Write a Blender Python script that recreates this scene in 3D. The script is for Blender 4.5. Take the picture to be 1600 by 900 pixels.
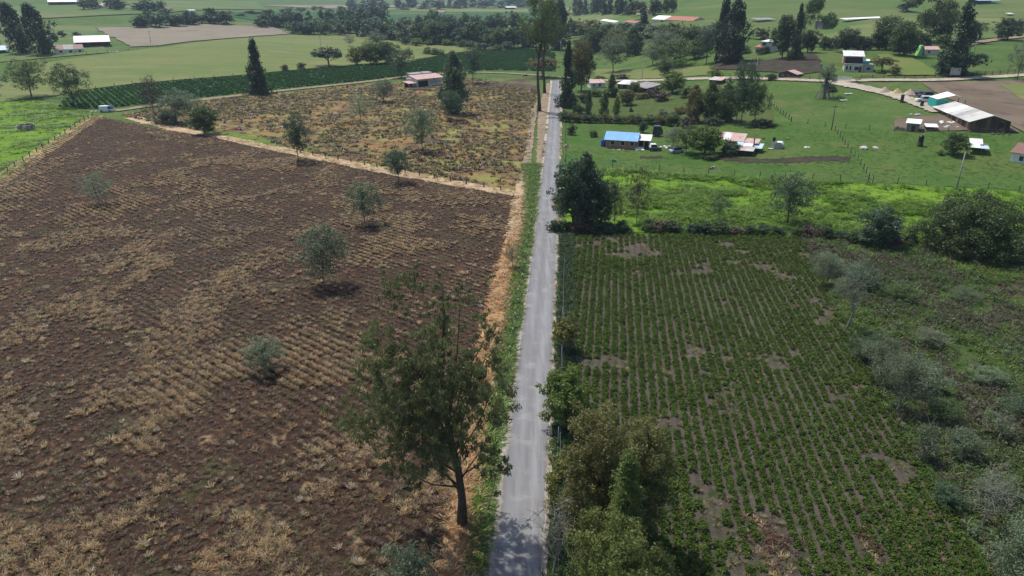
import bpy, bmesh, math, random
import numpy as np
from mathutils import Vector, Matrix
random.seed(7); RNG = np.random.default_rng(7)
SC = bpy.context.scene
for o in list(bpy.data.objects): bpy.data.objects.remove(o)
COL = SC.collection
# ------------------------------------------------------------------ camera, sky, sun, exposure
CH, PITCH, FPX = 40.0, math.radians(22.6), 1130.0
cam = bpy.data.objects.new('camera', bpy.data.cameras.new('camera')); COL.objects.link(cam)
cam.location = (0, 0, CH); cam.rotation_euler = (math.radians(90) - PITCH, 0, 0)
cam.data.sensor_width = 36; cam.data.lens = FPX / 1600 * 36
cam.data.clip_start = 0.5; cam.data.clip_end = 20000
SC.camera = cam
SUN_EL, SUN_AZ = math.radians(63), math.radians(-42)          # azimuth from +Y towards +X
world = bpy.data.worlds.new('World'); SC.world = world; world.use_nodes = True
wn = world.node_tree.nodes; sky = wn.new('ShaderNodeTexSky'); sky.sky_type = 'NISHITA'; sky.sun_disc = False
sky.sun_elevation = SUN_EL; sky.sun_rotation = SUN_AZ; sky.dust_density = 1.5
wn['Background'].inputs['Strength'].default_value = 0.135
world.node_tree.links.new(sky.outputs[0], wn['Background'].inputs['Color'])
sun = bpy.data.objects.new('sun', bpy.data.lights.new('sun', 'SUN')); COL.objects.link(sun)
sun.data.energy = 4.3; sun.data.angle = math.radians(0.9); sun.data.color = (1, .945, .86)
SD = Vector((math.sin(SUN_AZ) * math.cos(SUN_EL), math.cos(SUN_AZ) * math.cos(SUN_EL), math.sin(SUN_EL)))
sun.rotation_euler = SD.to_track_quat('Z', 'Y').to_euler(); sun.location = (0, 0, 300)
SC.view_settings.view_transform = 'Standard'; SC.view_settings.look = 'None'
SC.view_settings.exposure = 0.22; SC.view_settings.gamma = 1
SC.cycles.volume_bounces = 0; SC.cycles.transparent_max_bounces = 4; SC.cycles.max_bounces = 5
HAZE_DENSITY = 0.000115

# ------------------------------------------------------------------ terrain and pixel -> ground
def sm(a, b, x):
    t = np.clip((x - a) / (b - a), 0, 1); return t * t * (3 - 2 * t)
def H(x, y):
    x = np.asarray(x, float); y = np.asarray(y, float)
    yy = np.maximum(y, 1.0); q = x / yy; d = np.hypot(x, y)
    h = sm(35, 130, x) * (8 * sm(105, 215, y) + 6 * sm(200, 320, y)) * (1 - .0 * q)
    h = h + sm(.06, .36, q) * (46 * sm(430, 1000, y) + 90 * sm(900, 2200, y))
    h = h + sm(.14, .5, -q) * (6 * sm(330, 560, y) + 17 * sm(520, 1000, y) + 70 * sm(1100, 3000, y))
    h = h + 110 * sm(2500, 4600, d) * sm(0, 600, y) + 60 * sm(2500, 4600, d) * (1 - sm(0, 600, y))
    h = h + (sm(250, 500, d)) * 1.2 * np.sin(x * .013 + 1) * np.sin(y * .011)
    return h
def hz(x, y): return float(H(x, y))
def raydir(px, py):
    dx = (px - 800) / FPX; dy = -(py - 450) / FPX
    c, s = math.cos(PITCH), math.sin(PITCH)
    return np.array([dx, c + dy * s, -s + dy * c])
def G(px, py):
    d = raydir(px, py)
    ts = np.geomspace(25, 5200, 700)
    P = np.outer(ts, d); below = (CH + P[:, 2]) < H(P[:, 0], P[:, 1])
    k = int(np.argmax(below)) if below.any() else len(ts) - 1
    lo, hi = ts[max(k - 1, 0)], ts[k]
    for _ in range(30):
        m = (lo + hi) / 2; p = d * m
        if CH + p[2] < hz(p[0], p[1]): hi = m
        else: lo = m
    p = d * hi
    return Vector((p[0], p[1], hz(p[0], p[1])))
def GV(px, py):
    g = G(px, py); return (g.x, g.y)
def height_to(P, px, py):
    """height above P of the sight line through pixel row py over P"""
    d = raydir(px, py); hd = math.hypot(P.x, P.y); t = hd / math.hypot(d[0], d[1])
    return CH + d[2] * t - P.z
def mpp(P): # metres per pixel (of the 1600 px photo) at point P
    c, s = math.cos(PITCH), math.sin(PITCH)
    return (P.y * c + (CH - P.z) * s) / FPX
def vnoise(x, y, scale, seed=0):
    x = np.asarray(x) / scale + seed * 17.3; y = np.asarray(y) / scale - seed * 9.1
    xi = np.floor(x).astype(int); yi = np.floor(y).astype(int); fx = x - xi; fy = y - yi
    fx = fx * fx * (3 - 2 * fx); fy = fy * fy * (3 - 2 * fy)
    def hsh(a, b):
        n = (a * 374761393 + b * 668265263 + seed * 144665) & 0x7fffffff
        n = ((n ^ (n >> 13)) * 1274126177) & 0x7fffffff
        return (n & 0xffff) / 65535.0
    return (hsh(xi, yi) * (1 - fx) + hsh(xi + 1, yi) * fx) * (1 - fy) + (hsh(xi, yi + 1) * (1 - fx) + hsh(xi + 1, yi + 1) * fx) * fy
def fbm(x, y, scale, seed=0):
    return .55 * vnoise(x, y, scale, seed) + .3 * vnoise(x, y, scale / 2.3, seed + 1) + .15 * vnoise(x, y, scale / 5, seed + 2)
def inpoly(X, Y, poly):
    X = np.asarray(X, float); Y = np.asarray(Y, float); ins = np.zeros(X.shape, bool); n = len(poly)
    for i in range(n):
        x1, y1 = poly[i][:2]; x2, y2 = poly[(i + 1) % n][:2]
        if y1 == y2: continue
        c = ((y1 > Y) != (y2 > Y)) & (X < (x2 - x1) * (Y - y1) / (y2 - y1) + x1); ins ^= c
    return ins

# ------------------------------------------------------------------ materials
MATS = {}
def newmat(name):
    m = bpy.data.materials.new(name); m.use_nodes = True; nt = m.node_tree
    b = nt.nodes['Principled BSDF']; b.inputs['Specular IOR Level'].default_value = .25; b.inputs['Roughness'].default_value = .85
    MATS[name] = m; return m, nt, nt.nodes, nt.links, b
def noise(nt, sc, det=4, rough=.6, vec=None, dist=0):
    n = nt.nodes.new('ShaderNodeTexNoise'); n.inputs['Scale'].default_value = sc; n.inputs['Detail'].default_value = det
    n.inputs['Roughness'].default_value = rough; n.inputs['Distortion'].default_value = dist
    if vec is not None: nt.links.new(vec, n.inputs['Vector'])
    return n.outputs['Fac']
def ramp(nt, fac, a, b):
    r = nt.nodes.new('ShaderNodeMapRange'); r.inputs['From Min'].default_value = a; r.inputs['From Max'].default_value = b
    r.interpolation_type = 'SMOOTHSTEP'; nt.links.new(fac, r.inputs['Value']); return r.outputs['Result']
def mix(nt, fac, a, b, mode='MIX'):
    m = nt.nodes.new('ShaderNodeMix'); m.data_type = 'RGBA'; m.blend_type = mode
    if isinstance(fac, float): m.inputs[0].default_value = fac
    else: nt.links.new(fac, m.inputs[0])
    for v, i in ((a, 6), (b, 7)):
        if isinstance(v, tuple): m.inputs[i].default_value = (*v, 1)
        else: nt.links.new(v, m.inputs[i])
    return m.outputs[2]
def objvec(nt, rot=0, scale=(1, 1, 1)):
    t = nt.nodes.new('ShaderNodeTexCoord')
    mp = nt.nodes.new('ShaderNodeMapping'); mp.inputs['Rotation'].default_value = (0, 0, rot); mp.inputs['Scale'].default_value = scale
    nt.links.new(t.outputs['Object'], mp.inputs['Vector']); return mp.outputs[0]
def ground_mat(name, base, layers, bump=.5, bscale=2.0, rot=0, stretch=(1, 1, 1), rough=.95):
    """layers: (colour, noise scale, lo, hi[, detail]) laid over the base colour in order"""
    m, nt, N, L, b = newmat(name); v = objvec(nt, rot, stretch); c = base
    for i, ly in enumerate(layers):
        col, sc, lo, hi = ly[:4]
        f = ramp(nt, noise(nt, sc, ly[4] if len(ly) > 4 else 5, .65, v), lo, hi)
        c = mix(nt, f, c, col)
    if isinstance(c, tuple): b.inputs['Base Color'].default_value = (*c, 1)
    else: L.new(c, b.inputs['Base Color'])
    b.inputs['Roughness'].default_value = rough; b.inputs['Specular IOR Level'].default_value = .1
    if bump:
        bp = N.new('ShaderNodeBump'); bp.inputs['Strength'].default_value = bump; bp.inputs['Distance'].default_value = .25
        L.new(noise(nt, bscale, 8, .78, v), bp.inputs['Height']); L.new(bp.outputs[0], b.inputs['Normal'])
    return m
def plain(name, col, rough=.7, var=.25, sc=1.5, col2=None, lo=.35, hi=.7, spec=.25, metal=0, bump=0, stretch=(1, 1, 1)):
    m, nt, N, L, b = newmat(name); v = objvec(nt, 0, stretch)
    c2 = col2 or tuple(x * (1 - var) for x in col)
    f = ramp(nt, noise(nt, sc, 5, .65, v), lo, hi)
    L.new(mix(nt, f, col, c2), b.inputs['Base Color']); b.inputs['Roughness'].default_value = rough
    b.inputs['Specular IOR Level'].default_value = spec; b.inputs['Metallic'].default_value = metal
    if bump:
        bp = N.new('ShaderNodeBump'); bp.inputs['Strength'].default_value = bump; bp.inputs['Distance'].default_value = .05
        L.new(noise(nt, sc * 6, 5, .7, v), bp.inputs['Height']); L.new(bp.outputs[0], b.inputs['Normal'])
    return m
def corrugated(name, col, col2, lo=.5, hi=.62, sc=.6, period=.35, axis='X', rough=.55):
    m, nt, N, L, b = newmat(name); v = objvec(nt)
    f = ramp(nt, noise(nt, sc, 5, .7, v), lo, hi); c = mix(nt, f, col, col2)
    c = mix(nt, ramp(nt, noise(nt, 2.5, 5, .7, objvec(nt, 0, (2, .4, 1))), .45, .8), c, tuple(x * .75 for x in col))
    L.new(c, b.inputs['Base Color']); b.inputs['Roughness'].default_value = rough
    w = N.new('ShaderNodeTexWave'); w.inputs['Scale'].default_value = 1 / period / 3.2; w.bands_direction = axis; L.new(v, w.inputs['Vector'])
    bp = N.new('ShaderNodeBump'); bp.inputs['Strength'].default_value = .5; bp.inputs['Distance'].default_value = .06
    L.new(w.outputs['Fac'], bp.inputs['Height']); L.new(bp.outputs[0], b.inputs['Normal']); return m
def leafmat(name, dark, light, trans=.25, rough=.5, objvar=.35):
    m, nt, N, L, b = newmat(name)
    a = N.new('ShaderNodeAttribute'); a.attribute_name = 'tint'
    oi = N.new('ShaderNodeObjectInfo')
    c = mix(nt, a.outputs['Fac'], dark, light)
    k = N.new('ShaderNodeMapRange'); k.inputs['To Min'].default_value = 1 - objvar / 2; k.inputs['To Max'].default_value = 1 + objvar / 2
    L.new(oi.outputs['Random'], k.inputs['Value'])
    hs = N.new('ShaderNodeHueSaturation'); L.new(c, hs.inputs['Color']); L.new(k.outputs[0], hs.inputs['Value'])
    h2 = N.new('ShaderNodeMapRange'); h2.inputs['To Min'].default_value = .485; h2.inputs['To Max'].default_value = .515
    ml = N.new('ShaderNodeMath'); ml.operation = 'FRACT'; mm = N.new('ShaderNodeMath'); mm.operation = 'MULTIPLY'; mm.inputs[1].default_value = 7.31
    L.new(oi.outputs['Random'], mm.inputs[0]); L.new(mm.outputs[0], ml.inputs[0]); L.new(ml.outputs[0], h2.inputs['Value']); L.new(h2.outputs[0], hs.inputs['Hue'])
    L.new(hs.outputs[0], b.inputs['Base Color']); b.inputs['Roughness'].default_value = rough; b.inputs['Specular IOR Level'].default_value = .35 if rough < .8 else .1
    if trans:
        t = N.new('ShaderNodeBsdfTranslucent'); L.new(hs.outputs[0], t.inputs['Color'])
        ms = N.new('ShaderNodeMixShader'); ms.inputs[0].default_value = trans
        L.new(b.outputs[0], ms.inputs[1]); L.new(t.outputs[0], ms.inputs[2]); L.new(ms.outputs[0], N['Material Output'].inputs['Surface'])
    return m

# ------------------------------------------------------------------ object helpers
def tag(o, label=None, cat=None, group=None, kind=None):
    if label: o['label'] = label
    if cat: o['category'] = cat
    if group: o['group'] = group
    if kind: o['kind'] = kind
    return o
def link(name, mesh, parent=None, loc=None):
    o = bpy.data.objects.new(name, mesh); COL.objects.link(o)
    if parent is not None: o.parent = parent
    if loc is not None: o.location = loc
    return o
def thing(name, label, cat, loc=(0, 0, 0), rotz=0, group=None):
    o = link(name, None, None, loc); o.rotation_euler = (0, 0, rotz); o.empty_display_size = .5
    return tag(o, label, cat, group)
def mesh_np(name, V, F, mat, tint=None, smooth=False):
    """F: (n,3) or (n,4) index array"""
    me = bpy.data.meshes.new(name); V = np.asarray(V, np.float32); F = np.asarray(F, np.int32)
    me.vertices.add(len(V)); me.vertices.foreach_set('co', V.ravel())
    n, k = F.shape; me.loops.add(n * k); me.loops.foreach_set('vertex_index', F.ravel())
    me.polygons.add(n); me.polygons.foreach_set('loop_start', np.arange(0, n * k, k, dtype=np.int32))
    me.polygons.foreach_set('loop_total', np.full(n, k, np.int32))
    if smooth: me.polygons.foreach_set('use_smooth', np.ones(n, bool))
    me.update(calc_edges=True)
    if tint is not None:
        a = me.attributes.new('tint', 'FLOAT', 'FACE'); a.data.foreach_set('value', np.asarray(tint, np.float32))
    if mat is not None: me.materials.append(mat)
    return me
class MB:
    """collects simple solids into one mesh"""
    def __init__(s): s.v = []; s.f = []
    def add(s, vs, fs):
        b = len(s.v); s.v += [tuple(v) for v in vs]; s.f += [tuple(b + i for i in f) for f in fs]; return s
    def box(s, x0, x1, y0, y1, z0, z1):
        return s.add([(x0, y0, z0), (x1, y0, z0), (x1, y1, z0), (x0, y1, z0), (x0, y0, z1), (x1, y0, z1), (x1, y1, z1), (x0, y1, z1)],
                     [(0, 3, 2, 1), (4, 5, 6, 7), (0, 1, 5, 4), (1, 2, 6, 5), (2, 3, 7, 6), (3, 0, 4, 7)])
    def slab(s, p, t):
        p = [Vector(q) for q in p]; n = (p[1] - p[0]).cross(p[3] - p[0]).normalized()
        if n.z < 0: p = p[::-1]; n = -n
        q = [a - n * t for a in p]
        return s.add(p + q, [(0, 1, 2, 3), (7, 6, 5, 4)] + [(i, i + 4, (i + 1) % 4 + 4, (i + 1) % 4) for i in range(4)])
    def prism(s, prof, axis, a, b):
        """profile (2-D list) extruded along axis 'x' or 'y' from a to b"""
        n = len(prof)
        vs = [((a, p[0], p[1]) if axis == 'x' else (p[0], a, p[1])) for p in prof] + [((b, p[0], p[1]) if axis == 'x' else (p[0], b, p[1])) for p in prof]
        return s.add(vs, [tuple(range(n)), tuple(range(2 * n - 1, n - 1, -1))] + [(i, i + n, (i + 1) % n + n, (i + 1) % n) for i in range(n)])
    def tube(s, pts, rad, k=6, cap=True):
        pts = [Vector(p) for p in pts]; n = len(pts); vs = []; fs = []
        if not hasattr(rad, '__len__'): rad = [rad] * n
        for i, p in enumerate(pts):
            t = (pts[min(i + 1, n - 1)] - pts[max(i - 1, 0)]).normalized()
            a = t.cross(Vector((.31, .17, .93)) if abs(t.z) < .95 else Vector((1, 0, 0))).normalized(); b = t.cross(a)
            for j in range(k):
                an = 2 * math.pi * j / k; vs.append(p + (a * math.cos(an) + b * math.sin(an)) * rad[i])
        for i in range(n - 1):
            for j in range(k): fs.append((i * k + j, i * k + (j + 1) % k, (i + 1) * k + (j + 1) % k, (i + 1) * k + j))
        if cap: fs.append(tuple(range(k - 1, -1, -1))); fs.append(tuple(range((n - 1) * k, n * k)))
        return s.add(vs, fs)
    def lathe(s, prof, k=12, c=(0, 0)):
        n = len(prof); vs = []; fs = []
        for r, z in prof:
            for j in range(k): an = 2 * math.pi * j / k; vs.append((c[0] + r * math.cos(an), c[1] + r * math.sin(an), z))
        for i in range(n - 1):
            for j in range(k): fs.append((i * k + j, i * k + (j + 1) % k, (i + 1) * k + (j + 1) % k, (i + 1) * k + j))
        fs.append(tuple(range(k - 1, -1, -1))); fs.append(tuple(range((n - 1) * k, n * k)))
        return s.add(vs, fs)
    def mesh(s, name, mat, smooth=False):
        me = bpy.data.meshes.new(name); me.from_pydata(s.v, [], s.f); me.update()
        bm = bmesh.new(); bm.from_mesh(me); bmesh.ops.recalc_face_normals(bm, faces=bm.faces); bm.to_mesh(me); bm.free()
        if mat is not None: me.materials.append(mat)
        if smooth: me.polygons.foreach_set('use_smooth', [True] * len(me.polygons))
        return me
    def obj(s, name, mat, parent=None, smooth=False, loc=None):
        return link(name, s.mesh(name, mat, smooth), parent, loc)

# ------------------------------------------------------------------ ground sheets
def densify(poly, step=4.0, jit=0.0, seed=0):
    r = random.Random(seed); out = []; n = len(poly)
    for i in range(n):
        a = Vector(poly[i][:2]); b = Vector(poly[(i + 1) % n][:2]); L = (b - a).length; k = max(1, min(400, int(L / step)))
        nn = Vector((-(b - a).y, (b - a).x)).normalized()
        for j in range(k):
            p = a.lerp(b, j / k); amp = jit if j else jit * .3
            out.append(tuple(p + nn * r.gauss(0, 1) * amp))
    return out
def clip_rect(poly, x0, x1, y0, y1):
    def cut(P, ax, val, keep_less):
        out = []; n = len(P)
        for i in range(n):
            a = P[i]; b = P[(i + 1) % n]; ia = (a[ax] <= val) == keep_less or a[ax] == val; ib = (b[ax] <= val) == keep_less or b[ax] == val
            if ia: out.append(a)
            if ia != ib:
                t = (val - a[ax]) / (b[ax] - a[ax]); q = [a[0] + (b[0] - a[0]) * t, a[1] + (b[1] - a[1]) * t]; q[ax] = val; out.append(tuple(q))
        return out
    for ax, val, kl in ((0, x0, False), (0, x1, True), (1, y0, False), (1, y1, True)):
        if len(poly) < 3: return []
        poly = cut(poly, ax, val, kl)
    return poly
def patch(name, poly, mat, off, du=8, dv=8, ang=0.0, ridge=None, kind='structure', label=None, cat=None):
    """sheet over a world polygon laid on the terrain; cells du x dv in a frame turned by ang"""
    ca, sa = math.cos(ang), math.sin(ang)
    P = [(x * ca + y * sa, -x * sa + y * ca) for x, y in poly]
    us = [p[0] for p in P]; vs = [p[1] for p in P]
    u0 = math.floor(min(us) / du) * du; v0 = math.floor(min(vs) / dv) * dv
    nu = int(math.ceil((max(us) - u0) / du)) + 1; nv = int(math.ceil((max(vs) - v0) / dv)) + 1
    gu, gv = np.meshgrid(u0 + np.arange(nu + 1) * du, v0 + np.arange(nv + 1) * dv, indexing='ij')
    ins = inpoly(gu, gv, P)
    # mark cells that hold a polygon edge
    mark = np.zeros((nu, nv), bool)
    n = len(P)
    for i in range(n):
        a = P[i]; b = P[(i + 1) % n]; L = max(abs(b[0] - a[0]) / du, abs(b[1] - a[1]) / dv); k = int(L * 4) + 2
        t = np.linspace(0, 1, k); iu = ((a[0] + (b[0] - a[0]) * t - u0) / du).astype(int); iv = ((a[1] + (b[1] - a[1]) * t - v0) / dv).astype(int)
        mark[np.clip(iu, 0, nu - 1), np.clip(iv, 0, nv - 1)] = True
    full = ins[:-1, :-1] & ins[1:, :-1] & ins[1:, 1:] & ins[:-1, 1:] & ~mark
    part = np.argwhere(mark | ((ins[:-1, :-1] | ins[1:, :-1] | ins[1:, 1:] | ins[:-1, 1:]) & ~full))
    VU = list(zip(gu.ravel(), gv.ravel())); faces = []
    W = nv + 1
    for i, j in np.argwhere(full): faces.append((i * W + j, (i + 1) * W + j, (i + 1) * W + j + 1, i * W + j + 1))
    for i, j in part:
        x0 = u0 + i * du; y0 = v0 + j * dv
        near = P
        if n > 60:   # only pass the polygon's neighbourhood when it is large and simple: still exact with the full list
            near = P
        q = clip_rect(near, x0, x0 + du, y0, y0 + dv)
        if len(q) >= 3:
            b = len(VU); VU += q; faces.append(tuple(range(b, b + len(q))))
    A = np.array(VU); used = np.zeros(len(A), bool)
    for f in faces: used[list(f)] = True
    idx = np.cumsum(used) - 1; A = A[used]
    X = A[:, 0] * ca - A[:, 1] * sa; Y = A[:, 0] * sa + A[:, 1] * ca; Z = H(X, Y) + off
    if ridge is not None: Z = Z + ridge(A[:, 0], A[:, 1])
    me = bpy.data.meshes.new(name); me.from_pydata(np.stack([X, Y, Z], 1).tolist(), [], [tuple(int(idx[k]) for k in f) for f in faces]); me.update()
    if me.polygons and sum(p.normal.z for p in me.polygons) < 0: me.flip_normals()
    me.materials.append(mat); me.polygons.foreach_set('use_smooth', [True] * len(me.polygons))
    o = link(name, me); tag(o, label, cat, None, kind); return o
def pxpoly(pts): return [GV(*p) for p in pts]
def resample(pts, step):
    out = [Vector(pts[0])]
    for a, b in zip(pts[:-1], pts[1:]):
        a = Vector(a); b = Vector(b); k = max(1, int((b - a).length / step))
        for j in range(1, k + 1): out.append(a.lerp(b, j / k))
    return out
def smooth_line(pts, it=2):
    for _ in range(it):
        q = [pts[0]]
        for a, b in zip(pts[:-1], pts[1:]):
            a = Vector(a); b = Vector(b); q += [a.lerp(b, .25), a.lerp(b, .75)]
        q.append(pts[-1]); pts = q
    return pts
def ribbon(name, left, right, mat, off, n=160, cross=4, crown=0.0, jit=0.0, seed=1, kind='structure'):
    def param(P):
        P = [Vector(p[:2]) for p in P]; d = [0]
        for a, b in zip(P[:-1], P[1:]): d.append(d[-1] + (b - a).length)
        return P, [x / d[-1] for x in d]
    def at(PD, t):
        P, D = PD
        for i in range(len(D) - 1):
            if t <= D[i + 1] or i == len(D) - 2: return P[i].lerp(P[i + 1], (t - D[i]) / (D[i + 1] - D[i]))
    L, R = param(left), param(right); r = random.Random(seed); V = []; F = []
    for i in range(n + 1):
        a = at(L, i / n); b = at(R, i / n); dr = (b - a).normalized()
        a = a - dr * abs(r.gauss(0, jit)); b = b + dr * abs(r.gauss(0, jit))
        for j in range(cross + 1):
            p = a.lerp(b, j / cross); V.append((p.x, p.y, hz(p.x, p.y) + off + crown * (1 - (2 * j / cross - 1) ** 2)))
    for i in range(n):
        for j in range(cross): q = i * (cross + 1) + j; F.append((q, q + 1, q + cross + 2, q + cross + 1))
    me = bpy.data.meshes.new(name); me.from_pydata(V, [], F); me.update()
    if sum(p.normal.z for p in me.polygons) < 0: me.flip_normals()
    me.materials.append(mat); me.polygons.foreach_set('use_smooth', [True] * len(me.polygons))
    return tag(link(name, me), kind=kind)
def offset_line(P, d):
    P = [Vector(p[:2]) for p in P]; out = []
    for i, p in enumerate(P):
        t = (P[min(i + 1, len(P) - 1)] - P[max(i - 1, 0)]).normalized(); out.append(p + Vector((-t.y, t.x)) * d)
    return out
def strip(name, centre, w, mat, off, n=120, jit=0.0, seed=1, cross=3):
    c = smooth_line([Vector(p) for p in centre], 2)
    return ribbon(name, offset_line(c, w / 2), offset_line(c, -w / 2), mat, off, n, cross, 0, jit, seed)

GREEN = (.065, .15, .022); 
M_pasture = ground_mat('pasture_grass', (.056, .105, .021), [((.085, .13, .032), .05, .4, .65), ((.038, .082, .016), .35, .5, .75), ((.125, .13, .05), .13, .54, .74), ((.03, .066, .013), 2.2, .52, .75), ((.10, .115, .038), .045, .54, .66, 7), ((.035, .075, .015), .9, .5, .7, 8)], .6, 1.6)
M_lush = ground_mat('lush_grass', (.10, .195, .014), [((.135, .225, .02), .09, .4, .62), ((.045, .105, .012), .5, .48, .72), ((.10, .11, .035), .16, .58, .76), ((.035, .08, .012), 1.6, .55, .78)], .9, 1.2)
M_yard = ground_mat('yard_grass', (.050, .108, .018), [((.075, .12, .026), .08, .4, .65), ((.035, .075, .014), .3, .5, .75), ((.11, .10, .045), .2, .58, .76), ((.03, .062, .014), 2., .52, .75), ((.085, .115, .03), .06, .5, .64, 7), ((.032, .07, .014), .8, .5, .68, 8), ((.13, .11, .06), .09, .66, .74, 8)], .6, 1.5)
M_pale = ground_mat('pale_pasture', (.135, .16, .05), [((.10, .145, .04), .02, .4, .62), ((.19, .18, .075), .045, .5, .72), ((.085, .125, .03), .12, .55, .8), ((.085, .115, .033), .8, .5, .75), ((.17, .155, .075), .25, .52, .68, 8), ((.10, .12, .04), 1.8, .5, .7)], .3, 1., stretch=(.5, 1.3, 1))
M_far = ground_mat('far_pasture', (.075, .125, .035), [((.125, .145, .055), .012, .42, .6), ((.07, .13, .035), .02, .55, .68), ((.12, .11, .06), .03, .62, .75)], .2, .4, stretch=(.6, 1.5, 1))
M_hill = ground_mat('hill_pasture', (.072, .118, .028), [((.115, .135, .045), .015, .42, .62), ((.06, .12, .025), .05, .5, .7), ((.15, .13, .07), .03, .6, .75), ((.05, .10, .025), .3, .58, .8)], .5, .5, stretch=(.5, 1.4, 1))
M_soil = ground_mat('furrowed_soil', (.043, .025, .017), [((.064, .037, .024), .09, .4, .68), ((.13, .075, .040), .55, .54, .70, 8), ((.035, .026, .022), .8, .52, .72), ((.27, .185, .105), .30, .58, .70, 9), ((.055, .05, .022), .16, .5, .68, 8), ((.17, .10, .055), 2.4, .56, .72)], .9, 3.)
def furrow_straw_shade(m, ang, period):
    nt = m.node_tree; N, L = nt.nodes, nt.links; b = N['Principled BSDF']; src = b.inputs['Base Color'].links[0].from_socket
    v = objvec(nt, -ang); sp = N.new('ShaderNodeSeparateXYZ'); L.new(v, sp.inputs[0]); k = N.new('ShaderNodeMath'); k.operation = 'MULTIPLY'; k.inputs[1].default_value = 2 * math.pi / period; L.new(sp.outputs['Y'], k.inputs[0])
    c = N.new('ShaderNodeMath'); c.operation = 'COSINE'; L.new(k.outputs[0], c.inputs[0]); r = ramp(nt, c.outputs[0], .1, 1.0)
    q = N.new('ShaderNodeMath'); q.operation = 'MULTIPLY'; L.new(r, q.inputs[0]); L.new(ramp(nt, noise(nt, .9, 6, .75, objvec(nt, -ang, (.5, 1.5, 1))), .42, .66), q.inputs[1])
    big = ramp(nt, noise(nt, .03, 3, .5, objvec(nt)), .46, .62); q2 = N.new('ShaderNodeMath'); q2.operation = 'MULTIPLY'; L.new(q.outputs[0], q2.inputs[0]); L.new(big, q2.inputs[1]); q = q2
    c1 = mix(nt, q.outputs[0], src, (.125, .088, .054)); g = ramp(nt, c.outputs[0], -.3, -1.0); g2 = N.new('ShaderNodeMath'); g2.operation = 'MULTIPLY'; L.new(g, g2.inputs[0]); L.new(big, g2.inputs[1]); c2 = mix(nt, g2.outputs[0], c1, (.026, .018, .014)); L.new(c2, b.inputs['Base Color'])  # straw tint on the ridges; groove shade painted into the soil colour
M_weedy = ground_mat('weedy_soil', (.15, .088, .046), [((.075, .050, .036), .06, .44, .6), ((.23, .165, .065), .1, .46, .64, 8), ((.20, .21, .06), .14, .47, .64, 8), ((.24, .115, .05), .05, .54, .68), ((.07, .05, .036), .9, .55, .75), ((.27, .22, .10), 1.6, .58, .75)], .8, 2.)
M_straw = ground_mat('dry_straw', (.40, .29, .18), [((.47, .36, .24), .5, .4, .65), ((.22, .13, .06), .9, .5, .72), ((.28, .16, .07), .2, .55, .7), ((.14, .10, .05), 2.5, .58, .8)], .8, 4.)
M_rust = ground_mat('orange_straw', (.44, .255, .11), [((.52, .34, .18), .4, .45, .65), ((.21, .10, .04), .8, .5, .7), ((.10, .07, .035), 2.2, .58, .8), ((.12, .13, .03), .3, .6, .72)], .8, 4.)
M_crop_soil = ground_mat('crop_soil', (.075, .063, .052), [((.11, .092, .076), .25, .4, .65), ((.036, .05, .018), .5, .44, .66), ((.14, .12, .10), 1.5, .55, .75), ((.12, .06, .04), .1, .63, .74)], .8, 4.)
M_scrub = ground_mat('scrub_ground', (.052, .092, .022), [((.07, .052, .036), .1, .48, .6, 7), ((.06, .115, .02), .16, .52, .66, 7), ((.035, .05, .02), .5, .5, .7), ((.12, .085, .055), .35, .58, .74, 8)], .9, 2.)
M_verge = ground_mat('verge_grass', (.085, .17, .02), [((.11, .19, .025), .4, .42, .65), ((.045, .11, .018), .9, .5, .72), ((.16, .14, .05), .25, .58, .74)], .9, 3.)
M_darkverge = ground_mat('dark_verge', (.035, .06, .022), [((.05, .085, .025), .5, .42, .65), ((.14, .12, .095), .35, .58, .72, 8), ((.025, .045, .016), 1.4, .5, .72)], .9, 3.)
M_darkcrop = ground_mat('dark_crop_soil', (.025, .075, .022), [((.035, .10, .028), .08, .4, .65), ((.02, .055, .02), .5, .5, .7)], .9, 1.2)
M_fallow = ground_mat('fallow_soil', (.125, .095, .068), [((.16, .125, .09), .05, .42, .65), ((.09, .07, .055), .15, .5, .7), ((.11, .12, .05), .1, .58, .75)], .5, 1.5)
M_fallowfar = ground_mat('far_fallow', (.19, .165, .125), [((.215, .185, .14), .02, .42, .65), ((.15, .135, .09), .06, .5, .7)], .3, .6)
M_mud = ground_mat('dark_mud', (.04, .033, .027), [((.06, .048, .038), .3, .42, .65), ((.05, .075, .02), .4, .55, .68)], .8, 2.5)
M_dirt = ground_mat('dirt_road', (.33, .285, .23), [((.40, .355, .29), .2, .42, .65), ((.25, .205, .16), .6, .52, .72)], .5, 4.)
M_dirtpink = ground_mat('roadside_earth', (.22, .165, .115), [((.29, .225, .165), .3, .42, .65), ((.17, .12, .08), .7, .54, .72), ((.075, .10, .025), .35, .55, .66)], .8, 4.)
M_gravel = ground_mat('gravel_shoulder', (.38, .335, .285), [((.44, .40, .35), 1.5, .42, .65), ((.25, .21, .17), 2.5, .5, .72), ((.10, .12, .05), .6, .64, .72)], .9, 9.)
# asphalt: pale worn centre and tyre tracks made in the material along the road's own frame (real wear)
ROAD_L = pxpoly([(765, 900), (800, 640), (822, 480), (834, 385), (845, 290), (858, 190), (862, 158), (865, 128)])
ROAD_R = pxpoly([(850, 900), (861, 600), (868, 450), (871, 360), (874, 290), (875, 200), (874, 158), (873, 128)])
def back(P, d):
    a = Vector(P[0]); b = Vector(P[1]); return [tuple(a + (a - b).normalized() * d)] + list(P)
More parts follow.
